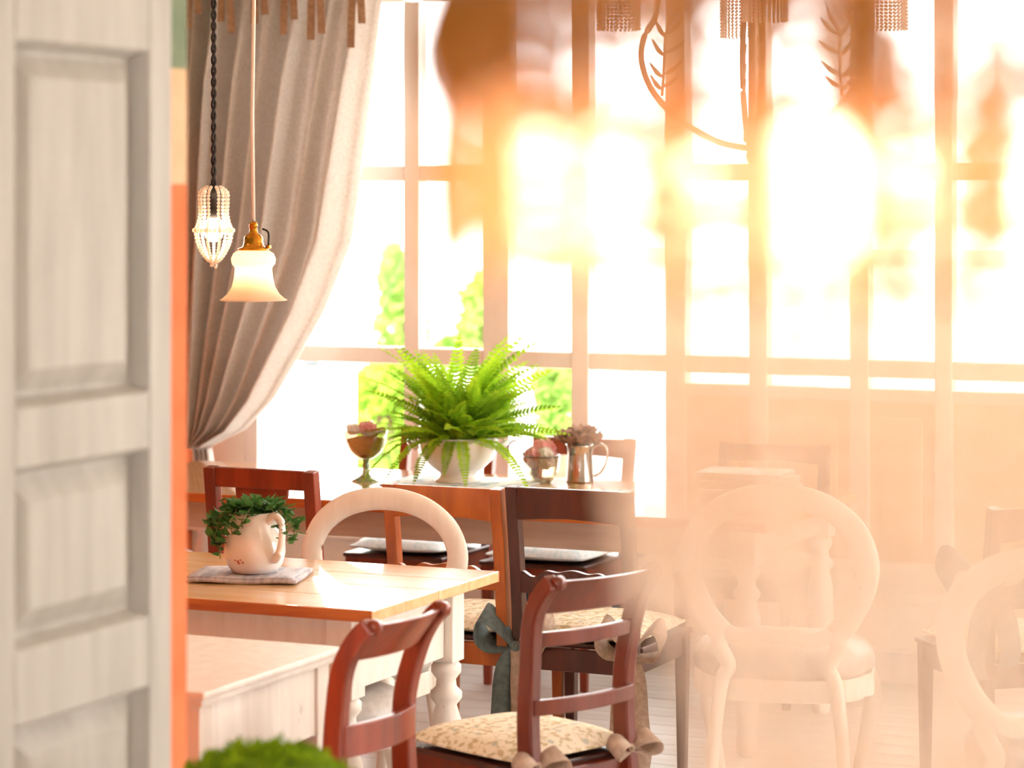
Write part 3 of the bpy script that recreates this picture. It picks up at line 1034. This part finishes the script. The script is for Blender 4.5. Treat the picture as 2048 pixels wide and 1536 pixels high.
for i in range(26):
    a = 2 * PI * i / 26
    rb.ball((.055 * math.cos(a), .055 * math.sin(a), .092), .007, 8, 5)
rb.build('bead_ring', 'crystal', cp, smooth=True)
fb = MB()
for i in range(7):
    fb.ball((.004 * math.cos(i * 2.2), .010 * math.sin(i * 2.2), -.004 * (i % 4)), .0055, 8, 5)
fb.build('bead_tassel', 'crystal', cp, smooth=True)

# globe lamps added above the frame, out of sight, for warm fill light
for gx, gy, gz, lab in ((-1.0, 4.6, 2.68, 'unseen globe lamp added for warm fill in the middle of the room above the view'),
                        (-2.6, 6.9, 2.72, 'unseen globe lamp added for warm fill nearer the tables above the view'),
                        (-4.6, 5.4, 2.72, 'unseen globe lamp added for warm fill behind the partition above the view')):
    g = thing('globe_fill_lamp', lab, 'lamp', (gx, gy, gz))
    MB().ball((0, 0, 0), .12, 14, 10).build('globe', 'globe_fill', g, smooth=True)
    MB().lathe([(.05, .11), (.05, .14), (.012, .16), (.008, ZC - gz)], 16).build('fitting', 'brass', g, smooth=True)

# ================================================================== ON THE SMALL TABLE
nk = thing('folded_napkin', 'grey patterned folded napkin under the ivy jug', 'napkin', (-3.585, 6.255, TH), math.radians(17))
MB().grid(lambda u, v: ((u - .5) * .30, (v - .5) * .23, .0085 + .002 * math.sin(u * 9 + v * 5)), 12, 12).build('cloth_layer', 'napkin_cloth', nk, smooth=True, solid=.010)
MB().grid(lambda u, v: ((u - .5) * .285 - .004, (v - .5) * .22, .0155 + .0015 * math.sin(u * 8 + v * 4)), 12, 12).build('cloth_layer', 'napkin_cloth', nk, smooth=True, solid=.005)

jg = thing('ivy_jug', 'white porcelain jug with a handle, holding the ivy on the pine table', 'jug', (-3.573, 6.26, TH + .0185))
jg.scale = (1.05, 1.05, 1.04)
MB().lathe([(.052, 0), (.058, .002), (.070, .018), (.0795, .05), (.079, .075), (.070, .10), (.060, .122), (.056, .142), (.058, .155), (.054, .156), (.050, .14), (.055, .12), (.064, .10), (.072, .07), (.070, .045), (.04, .012)], 40).build('jug_body', 'porcelain', jg, smooth=True)
ha = math.radians(-22)
hd = Vector((math.cos(ha), math.sin(ha), 0))
hp = smoothpath([hd * .052 + Vector((0, 0, .135)), hd * .080 + Vector((0, 0, .150)), hd * .105 + Vector((0, 0, .138)), hd * .112 + Vector((0, 0, .11)), hd * .105 + Vector((0, 0, .075)), hd * .090 + Vector((0, 0, .045)), hd * .074 + Vector((0, 0, .040))], 5)
MB().sweep(hp, .008, .012, n=12).build('handle', 'porcelain', jg, smooth=True)
fl = MB()
fa = math.radians(-95)
for dx, dz in ((0, 0), (.008, .004), (-.008, .002), (.014, -.003), (.002, -.005)):
    a2 = fa + dx / .075
    fl.ball((.0745 * math.cos(a2), .0745 * math.sin(a2), .036 + dz), .0035, 6, 4, .8)
fl.build('painted_flower', 'red_print', jg)
fl = MB()
for i in range(26):
    a2 = math.radians(-150) + random.gauss(0, .16)
    z = .075 + random.gauss(0, .014)
    fl.ball((.0785 * math.cos(a2), .0785 * math.sin(a2), z), .0045, 6, 4, .8)
fl.build('painted_flower', 'red_print', jg)
MB().lathe([(.052, .135), (.03, .142), (.004, .145)], 20).build('potting_soil', 'soil', jg)

# ivy leaf: three-lobed, slightly cupped
lv = [(0, 0), (.40, -.12), (.62, .18), (.42, .38), (.30, .62), (0, 1.0), (-.30, .62), (-.42, .38), (-.62, .18), (-.40, -.12)]
mb = MB()
vs = [(x * .017, yy * .020, .003 * abs(x)) for x, yy in lv] + [(0, .006, -.0015)]
mb.add(vs, [(i, (i + 1) % 10, 10) for i in range(10)])
me_ivy = mb.mesh('leaf', 'ivy_leaf')
iv = thing('ivy_plant', 'trailing green ivy growing out of the white jug', 'plant', (-3.573, 6.26, TH + .0185 + .14))
ri = random.Random(11)
# trailing stems: angle (world), length, droop
trails = [(-155, .125, 1.0), (-130, .12, 1.5), (-118, .12, 1.7), (-170, .11, .9), (-100, .10, .8), (0, .13, 1.1), (15, .15, 1.25), (-20, .10, .9), (60, .09, .6), (120, .10, .7), (170, .11, .9), (90, .07, .4), (-140, .15, 1.3), (200, .10, .8), (30, .10, .7), (-75, .07, .5)]
for ang, L, dr in trails:
    a = math.radians(ang)
    pts = []
    for i in range(7):
        s_ = i / 6
        r = .02 + .085 * min(1, s_ * 1.5)
        z = .035 * math.sin(min(1, s_ * 1.6) * PI * .8) - dr * .11 * max(0, s_ - .3) ** 1.2
        pts.append(Vector((math.cos(a) * r + ri.gauss(0, .004), math.sin(a) * r + ri.gauss(0, .004), .005 + z)))
    P = smoothpath(pts, 3)
    MB().sweep(P, .0014, .0014, n=5).build('stem', 'stem', iv)
    for i in range(1, len(P), 1):
        if ri.random() < .9:
            for _ in range(1 if i > 5 else 2):
                o = Vector((ri.gauss(0, .009), ri.gauss(0, .009), ri.gauss(.004, .007)))
                sc = ri.uniform(1.0, 1.6)
                put(me_ivy, 'leaf', iv, P[i] + o, (ri.uniform(-.3, 1.1), ri.uniform(-.5, .5), a - PI / 2 + ri.uniform(-1.2, 1.2)), (sc, sc, sc))
for i in range(45):
    a = ri.uniform(0, 2 * PI)
    r = .065 * math.sqrt(ri.random())
    sc = ri.uniform(1.1, 1.7)
    put(me_ivy, 'leaf', iv, (r * math.cos(a), r * math.sin(a), .018 + .03 * (1 - r / .065) + ri.uniform(0, .015)), (ri.uniform(-.4, .9), ri.uniform(-.5, .5), a - PI / 2 + ri.uniform(-.8, .8)), (sc, sc, sc))

# ================================================================== ON THE WINDOW TABLE
pm = thing('placemat', 'pale blue-grey patterned placemat under the fern bowl', 'placemat', (-4.06, 8.62, TH), math.radians(4))
MB().grid(lambda u, v: ((u - .5) * .52, (v - .5) * .36, .003), 6, 6).build('cloth', 'mat_cloth', pm, solid=.004)

# stem goblet with sweets
gb = thing('glass_goblet', 'ribbed glass goblet on a stem, filled with sweets, left of the fern', 'goblet', (-4.41, 8.53, TH))
n = 48
prof = [(.052, 0), (.050, .004), (.030, .014), (.014, .026), (.011, .045), (.013, .060), (.010, .070), (.014, .078), (.034, .088), (.056, .108), (.068, .135), (.0745, .165), (.077, .185)]
mb = MB()
vs, fs = [], []
for r, z in prof:
    for i in range(n):
        a = 2 * PI * i / n
        rr = r * (1 + (.018 * math.cos(a * 24) if z > .085 else 0))
        vs.append((rr * math.cos(a), rr * math.sin(a), z))
for kx in range(len(prof) - 1):
    for i in range(n):
        j = (i + 1) % n
        fs.append((kx * n + i, kx * n + j, (kx + 1) * n + j, (kx + 1) * n + i))
nb = 8 * n
lower = MB().add(vs[:nb], [f for f in fs if max(f) < nb])
lower.build('glass_stem', 'stem_glass', gb, smooth=True, solid=.002)
upper = MB().add(vs[nb - n:], [tuple(q - (nb - n) for q in f) for f in fs if min(f) >= nb - n])
upper.build('glass_bowl', 'goblet_glass', gb, smooth=True, solid=.003)
sw = thing('brown_sugar', 'caramel brown sugar filling the goblet', 'sugar', (-4.41, 8.53, TH))
sw['kind'] = 'stuff'
MB().lathe([(.012, .082), (.032, .092), (.053, .111), (.064, .136), (.068, .152), (.04, .160), (.004, .163)], 28).build('sugar_heap', 'caramel', sw, smooth=True)


def crumple(name, label, x, y, z, r, m, seed, sq=.8, cat='sweet', group=None, rz=0):
    rn = random.Random(seed)
    mb = MB()
    nu, nv = 14, 8
    vs, fs = [], []
    for j in range(nv + 1):
        for i in range(nu):
            a = 2 * PI * i / nu
            b = PI * j / nv
            q = r * (1 + .28 * math.sin(a * 5 + j) * math.sin(b) + rn.uniform(-.12, .12))
            vs.append((q * math.cos(a) * math.sin(b), q * math.sin(a) * math.sin(b), q * sq * math.cos(b)))
    for j in range(nv):
        for i in range(nu):
            k2 = (i + 1) % nu
            fs.append((j * nu + i, j * nu + k2, (j + 1) * nu + k2, (j + 1) * nu + i))
    o = mb.add(vs, fs).build(name, m)
    o.location = (x, y, z)
    o.rotation_euler = (0, 0, rz)
    return tag(o, label, cat, group)


crumple('paper_sweet', 'pink paper-wrapped sweet on top of the goblet', -4.405, 8.53, TH + .192, .030, 'pink_wafer', 1)
crumple('paper_sweet', 'white paper-wrapped sweet at the left rim of the goblet', -4.452, 8.515, TH + .188, .025, 'white_paper', 2)
crumple('paper_sweet', 'pale pink paper-wrapped sweet at the back of the goblet', -4.42, 8.565, TH + .180, .022, 'pink_wafer', 3)
bk = tag(MB().lathe([(.030, 0), (.033, .004), (.030, .009), (.004, .010)], 18).build('biscuit', 'biscuit'), 'brown biscuit lying on the right rim of the goblet', 'biscuit')
bk.location = (-4.365, 8.535, TH + .178)
bk.rotation_euler = (.25, -.2, 0)
bk = tag(MB().lathe([(.028, 0), (.031, .004), (.028, .009), (.004, .010)], 18).build('biscuit', 'biscuit'), 'second biscuit leaning beside the pink sweet in the goblet', 'biscuit')
bk.location = (-4.375, 8.50, TH + .172)
bk.rotation_euler = (.35, .1, 0)

# tureen
FX, FY = -4.09, 8.63
tu = thing('porcelain_tureen', 'white porcelain footed bowl with side handles holding the fern', 'bowl', (FX, FY, TH + .005))
MB().lathe([(.082, 0), (.084, .006), (.074, .014), (.066, .022), (.066, .030), (.092, .048), (.122, .078), (.138, .112), (.143, .142), (.147, .160), (.141, .162), (.136, .14), (.130, .112), (.112, .08), (.03, .04)], 56).build('bowl_body', 'porcelain', tu, smooth=True)
for a in (math.radians(-160), math.radians(20)):
    d = Vector((math.cos(a), math.sin(a), 0))
    q = Vector((-math.sin(a), math.cos(a), 0))
    hp = smoothpath([d * .138 + q * .045 + Vector((0, 0, .118)), d * .165 + q * .04 + Vector((0, 0, .135)), d * .178 + Vector((0, 0, .142)), d * .165 - q * .04 + Vector((0, 0, .135)), d * .138 - q * .045 + Vector((0, 0, .118))], 6)
    MB().sweep(hp, .007, .009, n=10).build('handle', 'porcelain', tu, smooth=True)
MB().lathe([(.134, .13), (.08, .138), (.004, .142)], 24).build('potting_soil', 'soil', tu)


# fern
def frond_mesh(name, L, m, seed, wmax=.042):
    rn = random.Random(seed)
    mb = MB()
    n = 26
    P = []
    for i in range(n + 1):
        s_ = i / n
        P.append(Vector((0, L * s_, -.55 * L * s_ ** 2.1)))
    mb.sweep(P, [.0016 * (1 - .7 * i / n) for i in range(n + 1)], [.0016 * (1 - .7 * i / n) for i in range(n + 1)], n=4)
    for i in range(3, n + 1):
        s_ = i / n
        w = wmax * math.sin(PI * min(1, .14 + s_ * .86)) ** .75 * (1 - .15 * s_) + .003
        p = P[i]
        t = (P[i] - P[i - 1]).normalized()
        up = Vector((1, 0, 0)).cross(t)
        hw = L / n * .62
        for sg in (-1, 1):
            tip = p + Vector((sg * w, 0, 0)) + t * w * .28 + up * rn.uniform(-.15, .25) * w
            mid = p + Vector((sg * w * .55, 0, 0)) + t * w * .1 + up * .10 * w
            mb.add([p - t * hw * .6, mid - t * hw, tip, mid + t * hw, p + t * hw * .6], [(0, 1, 2, 3, 4)])
    return mb.mesh(name, m)


fr_m = [frond_mesh('frond', .32, 'fern_leaf', 1), frond_mesh('frond', .27, 'fern_leaf', 2, .036), frond_mesh('frond', .24, 'fern_leaf_dark', 3, .038), frond_mesh('frond', .30, 'fern_leaf_dark', 4, .034)]
fe = thing('fern_plant', 'bushy bright green fern growing in the white bowl', 'plant', (FX, FY, TH + .145))
rr = random.Random(21)
for i in range(150):
    az = i * 2.39996 + rr.uniform(-.2, .2)
    q = (i + .5) / 150
    el = math.radians(90 - 66 * q ** 1.05 + rr.uniform(-8, 8))
    me = fr_m[(0, 1, 0, 2, 3, 1)[i % 6] if q < .75 else rr.choice((1, 2, 3, 0))]
    sc = rr.uniform(.85, 1.15) * (1.15 - .46 * q)
    if math.cos(az - math.radians(204)) > .55 and q > .45:
        sc *= .76
    r0 = .02 + .09 * q
    # local +y is the frond direction, pitched up by el, then turned by az
    put(me, 'frond', fe, (r0 * math.cos(az), r0 * math.sin(az), rr.uniform(-.005, .02)), Euler((el, rr.uniform(-.5, .5), az - PI / 2), 'XYZ'), (sc, sc, sc))
for az, sc in ((-95, .85), (-120, .8), (-60, .8), (-150, .95), (-20, .95), (-75, .7), (200, .95)):
    a = math.radians(az)
    put(fr_m[2 if az % 2 else 1], 'frond', fe, (.12 * math.cos(a), .12 * math.sin(a), .02), Euler((math.radians(-8), 0, a - PI / 2), 'XYZ'), (sc, sc, sc))

# glass cup with wafers, wire handle
gc = thing('glass_cup', 'faceted glass cup with a wire handle right of the fern', 'cup', (-3.815, 8.75, TH))
MB().lathe([(.034, 0), (.036, .004), (.050, .022), (.060, .05), (.064, .085), (.065, .10)], 18, cap=False).build('glass_bowl', 'goblet_glass', gc, solid=.003)
MB().lathe([(.002, .001), (.035, .002), (.036, .006), (.002, .007)], 18).build('glass_base', 'goblet_glass', gc)
hd = Vector((-.90, -.40, 0)).normalized()
hp = smoothpath([hd * .060 + Vector((0, 0, .045)), hd * .085 + Vector((0, 0, .062)), hd * .115 + Vector((0, 0, .10)), hd * .118 + Vector((0, 0, .135)), hd * .095 + Vector((0, 0, .15)), hd * .075 + Vector((0, 0, .125)), hd * .066 + Vector((0, 0, .098))], 6)
MB().sweep(hp, .003, .003, n=8).build('wire_handle', 'wire', gc, smooth=True)
MB().sweep([(.066 * math.cos(i * PI / 12), .066 * math.sin(i * PI / 12), .095) for i in range(24)], .0025, .0025, n=6, closed=True).build('wire_rim', 'wire', gc, smooth=True)
crumple('paper_sweet', 'rose pink ruffled sweet at the back of the glass cup', -3.815, 8.775, TH + .118, .040, 'pink_wafer', 4, .9)
crumple('paper_sweet', 'rose pink ruffled sweet at the front left of the glass cup', -3.835, 8.725, TH + .092, .034, 'pink_wafer', 5, 1.1)
crumple('paper_sweet', 'white ruffled paper sweet at the right of the glass cup', -3.79, 8.73, TH + .090, .032, 'white_paper', 6, 1.2)
cr = MB().lathe([(.022, 0), (.026, .004), (.022, .008), (.003, .009)], 16).build('biscuit', 'biscuit')
cr.location = (-3.862, 8.74, TH + .094)
cr.rotation_euler = (.5, -.6, 0)
tag(cr, 'brown biscuit sticking out of the glass cup', 'biscuit')

# silver jug with dried flowers
sj = thing('silver_jug', 'silver metal jug with a curved handle, holding dried flowers', 'jug', (-3.70, 8.83, TH))
MB().lathe([(.052, 0), (.052, .006), (.050, .012), (.047, .06), (.045, .10), (.048, .128), (.052, .135), (.047, .134), (.041, .10), (.04, .02)], 32).build('jug_body', 'silver', sj, smooth=True)
hd = Vector((.912, .41, 0))
hp = smoothpath([hd * .045 + Vector((0, 0, .122)), hd * .075 + Vector((0, 0, .135)), hd * .098 + Vector((0, 0, .115)), hd * .096 + Vector((0, 0, .075)), hd * .075 + Vector((0, 0, .035)), hd * .050 + Vector((0, 0, .02))], 6)
MB().sweep(hp, .0045, .006, n=8).build('handle', 'silver', sj, smooth=True)
df = thing('dried_flowers', 'bunch of brown dried flowers in the silver jug', 'flowers', (-3.70, 8.83, TH + .12))
rd = random.Random(31)
petal = MB()
vs = [(0, 0, 0), (.010, .012, .003), (.008, .026, .007), (0, .030, .009), (-.008, .026, .007), (-.010, .012, .003)]
petal.add(vs, [(0, 1, 2, 3, 4, 5)])
me_pe = petal.mesh('petal', 'dried_petal')
for i in range(16):
    a = i * 2.4
    r = .016 + .058 * math.sqrt(i / 16)
    c = Vector((r * math.cos(a), r * math.sin(a), .055 - .035 * (r / .075) ** 2 + rd.uniform(-.006, .008)))
    head = MB().ball((0, 0, 0), .009, 8, 5).build('flower_head', 'dried_petal', df, smooth=True)
    head.location = c
    MB().sweep([(0, 0, 0), (-c.x * .7, -c.y * .7, -c.z - .06)], .0015, .0015, n=5).build('stem', 'stem', head)
    for k2 in range(9):
        put(me_pe, 'petal', head, (0, 0, 0), Euler((rd.uniform(-.2, .9), 0, k2 * 2 * PI / 9 + rd.uniform(-.2, .2)), 'XYZ'), (1.4, 1.4, 1.4))

# magazines stacked at the right end
rm = random.Random(41)
z = TH
labs = ['bottom', 'second lowest', 'middle', 'second highest', 'topmost']
for i in range(5):
    h = rm.uniform(.010, .016)
    mg = thing('magazine', '%s magazine of the stack at the right end of the window table' % labs[i], 'magazine', (-3.05 + rm.uniform(-.02, .02), 8.80 + rm.uniform(-.01, .01), z), rm.uniform(-.25, .25), 'stacked magazines')
    MB().box((-.15, -.11, .001), (.148, .108, h - .001)).build('pages', 'white_paper', mg)
    MB().box((-.152, -.112, 0), (.15, .11, .001)).box((-.152, -.112, h - .001), (.15, .11, h)).box((-.153, -.112, 0), (-.152, .11, h)).build('cover', 'mat_cloth', mg)
    z += h

# ================================================================== IRON CHANDELIER above the window table
ic = thing('iron_chandelier', 'wrought iron chandelier with scrolling leafy arms above the window table', 'chandelier', (-2.81, 8.14, 1.94))
MB().lathe([(.004, -.05), (.014, -.04), (.02, -.02), (.012, 0), (.022, .04), (.012, .08), (.010, ZC - 1.94)], 14).build('stem', 'iron', ic, smooth=True)
armp = [(0, .0), (.113, .024), (.226, .089), (.315, .178), (.355, .275), (.350, .355), (.315, .42), (.305, .485), (.33, .54), (.39, .56), (.43, .55)]
for kx in range(4):
    a = PI + YAW + kx * PI / 2
    ca, sa = math.cos(a), math.sin(a)
    arm = MB().sweep(smoothpath([(r * ca, r * sa, z) for r, z in armp], 6), .010, .010, n=8).build('arm', 'iron', ic, smooth=True)
    # curl near the start
    MB().sweep(smoothpath([((.25 + .03 * math.cos(t)) * ca, (.25 + .03 * math.cos(t)) * sa, .055 - .03 * math.sin(t) * (1 - t / 9)) for t in [i * .5 for i in range(12)]], 2), .004, .004, n=6).build('curl', 'iron', arm, smooth=True)
    # leaf sprig rising inside the arm's bend
    sp = [(.290, .17), (.285, .23), (.282, .30), (.278, .37), (.262, .42)]
    MB().sweep(smoothpath([(r * ca, r * sa, z) for r, z in sp], 4), .005, .004, n=6).build('sprig_stem', 'iron', arm, smooth=True)
    for (r, z, dr, dz) in ((.288, .19, .04, .05), (.287, .20, -.05, .035), (.285, .23, .045, .05), (.284, .24, -.06, .045), (.282, .30, .04, .055), (.280, .31, -.065, .04), (.278, .36, .035, .06), (.276, .37, -.055, .055), (.27, .40, -.03, .065)):
        Lp = [(r, z), (r + dr * .5, z + dz * .35), (r + dr, z + dz)]
        MB().sweep(smoothpath([(q * ca, q * sa, w) for q, w in Lp], 3), [.002, .005, .007, .008, .006, .004, .0015], .003, (-sa, ca, 0), n=6).build('iron_leaf', 'iron', arm, smooth=True)
    c0 = Vector((.43 * ca, .43 * sa, 0))
    MB().lathe([(.05, .555), (.055, .56), (.012, .57), (.012, .60)], 16, (c0.x, c0.y, 0)).build('drip_pan', 'iron', ic, smooth=True)
    MB().ball((c0.x, c0.y, .62), .018, 10, 8, 1.6).build('bulb', 'bulb_small', ic, smooth=True)
    bs = MB()
    for j in range(30):
        g = 2 * PI * j / 30
        for q in range(15):
            bs.ball((c0.x + .068 * math.cos(g), c0.y + .068 * math.sin(g), .548 - q * .0115), .0048, 6, 4)
    o = bs.build('bead_shade', 'crystal', ic, smooth=True)

# ================================================================== CRYSTAL CHANDELIER close to the viewer
CX, CY = -.322, 1.061
ch = thing('crystal_chandelier', 'lit crystal basket chandelier with bead strands and amber brass frame, blurred in front', 'chandelier', (CX, CY, 1.8))
MB().lathe([(.010, .07), (.012, .08), (.03, .10), (.016, .12), (.008, .14), (.006, ZC - 1.8)], 14).build('stem', 'amber_brass', ch, smooth=True)
RING = .163
MB().lathe([(RING - .004, .088), (RING + .002, .086), (RING + .004, .094), (RING + .002, .108), (RING - .004, .108)], 64).build('crown_band', 'amber_brass', ch, smooth=True)
for i in range(6):
    a = i * PI / 3 + .2
    MB().sweep(smoothpath([(.012 * math.cos(a), .012 * math.sin(a), .10), (.07 * math.cos(a), .07 * math.sin(a), .085), (.13 * math.cos(a), .13 * math.sin(a), .09), (RING * math.cos(a), RING * math.sin(a), .097)], 5), .005, .005, n=8).build('arm', 'amber_brass', ch, smooth=True)
def strand(name, pts, r, gap, m='crystal'):
    """beads strung at an even spacing along a hanging line"""
    P = smoothpath(pts, 10)
    sb = MB()
    acc = 0
    last = P[0]
    for p in P[1:]:
        acc += (p - last).length
        if acc >= gap:
            sb.ball(p, r, 8, 5)
            acc = 0
        last = p
    return sb.mesh(name, m, True)


me_o = strand('bead_strand', [(.163, 0, .088), (.165, 0, .05), (.162, 0, .01), (.155, 0, -.018)], .0044, .0092)
me_oh = strand('bead_strand', [(.163, 0, .088), (.165, 0, .05), (.162, 0, .01), (.155, 0, -.018)], .0044, .0092, 'honey_bead')
me_in = []
for zend in (-.12, -.20, -.27, -.33):
    base = [(.108, .03), (.112, -.02), (.112, -.07), (.104, -.12), (.092, -.17), (.078, -.22), (.070, -.27), (.064, -.325)]
    pts = [(r, 0, z) for r, z in base if z >= zend]
    me_in.append(strand('bead_strand', pts, .0052, .0106))
for i in range(84):
    put(me_oh if i % 3 else me_o, 'bead_strand', ch, (0, 0, 0), (0, 0, 2 * PI * i / 84))
rc = random.Random(77)
for i in range(92):
    k_ = math.sqrt((i + .5) / 92) * .96 + .04       # strands hang in widening rings, the outer ones shorter
    q = 3 - min(3, int(k_ * 2.75 + rc.uniform(-.8, .8)))
    put(me_in[max(0, min(3, q))], 'bead_strand', ch, (0, 0, 0), (0, 0, i * 2.39996), (k_, k_, 1))
MB().sweep([(.102 * math.cos(i * PI / 20), .102 * math.sin(i * PI / 20), .034) for i in range(40)], .003, .003, n=6, closed=True).build('inner_ring', 'amber_brass', ch, smooth=True)
me_pr = MB().lathe([(.0012, 0), (.006, -.012), (.0085, -.040), (.007, -.066), (.0008, -.082)], 6).mesh('crystal_drop', 'honey_glass')
me_am = MB().lathe([(.002, 0), (.008, -.008), (.0125, -.024), (.011, -.038), (.004, -.052), (.001, -.058)], 8).mesh('amber_drop', 'amber_glass', True)
for i in range(28):
    a = 2 * PI * (i + .5) / 28
    put(me_pr, 'crystal_drop', ch, ((RING + .008) * math.cos(a), (RING + .008) * math.sin(a), .044), (0, 0, a))
for c0, half, nn in ((232, 56, 12), (338, 26, 7), (84, 26, 7)):
    for i in range(nn):
        a = math.radians(c0 - half + 2 * half * i / (nn - 1))
        put(me_am, 'amber_drop', ch, ((RING + .009) * math.cos(a), (RING + .009) * math.sin(a), .092 - .008 * (i % 2)), (0, 0, a))
for i in range(8):
    a = 2 * PI * i / 8 + .18
    r = .132
    x, y = r * math.cos(a), r * math.sin(a)
    MB().lathe([(.010, -.036), (.012, -.032), (.007, -.028), (.007, -.016)], 14, (x, y, 0)).build('candle_cup', 'crystal', ch, smooth=True)
    MB().ball((x, y, .0), .019, 10, 7, 1.25).build('bulb', 'bulb_candle', ch, smooth=True)
MB().sweep([(.132 * math.cos(i * PI / 20), .132 * math.sin(i * PI / 20), -.036) for i in range(40)], .0025, .0025, n=6, closed=True).build('lamp_ring', 'brass', ch, smooth=True)

# ================================================================== MOSS PLANT near the viewer
mp_ = thing('potted_moss', 'round green moss plant in a clay pot in front of the door', 'plant', (-2.075, 3.67, -.065))
MB().lathe([(.07, .74), (.075, .745), (.105, .88), (.112, .885), (.112, .91), (.10, .912), (.095, .89), (.02, .88)], 28).build('pot', 'orange_wood', mp_, smooth=True)
rnd = random.Random(51)
mb = MB()
for i in range(5200):
    th = rnd.uniform(0, 2 * PI)
    cz = rnd.uniform(-.1, 1)
    sr = math.sqrt(1 - cz * cz) if cz > 0 else 1
    nrm = Vector((sr * math.cos(th), sr * math.sin(th), cz))
    bump = 1 + .07 * math.sin(th * 7 + cz * 9) + .05 * math.sin(th * 13 - cz * 17)
    c = Vector((nrm.x * .145, nrm.y * .145, nrm.z * .085)) * bump * rnd.uniform(.82, 1.02) + Vector((0, 0, .905))
    u = (nrm + Vector((rnd.gauss(0, .6), rnd.gauss(0, .6), rnd.gauss(.3, .5)))).normalized()
    v = u.orthogonal().normalized()
    q = rnd.uniform(.006, .012)
    mb.add([c - u * q * .4, c + v * q * .35, c + u * q, c - v * q * .35], [(0, 1, 2, 3)])
o = mb.build('moss_foliage', 'moss_leaf', mp_)
o['kind'] = 'stuff'
MB().lathe([(.135, .86), (.138, .93), (.11, .965), (.06, .978), (.004, .98)], 28).build('moss_core', 'fern_leaf_dark', mp_, smooth=True)
ps = thing('plant_stand', 'small round white plant stand under the moss pot', 'stand', (-2.075, 3.67, -.065))
MB().lathe([(.15, .72), (.155, .73), (.15, .74)], 32).build('stand_top', 'white_paint', ps, smooth=True)
MB().lathe([(.025, .05), (.03, .2), (.02, .4), (.03, .6), (.025, .72)], 20).build('column', 'white_paint', ps, smooth=True)
MB().lathe([(.13, 0), (.135, .02), (.05, .04), (.03, .055)], 28).build('stand_base', 'white_paint', ps, smooth=True)
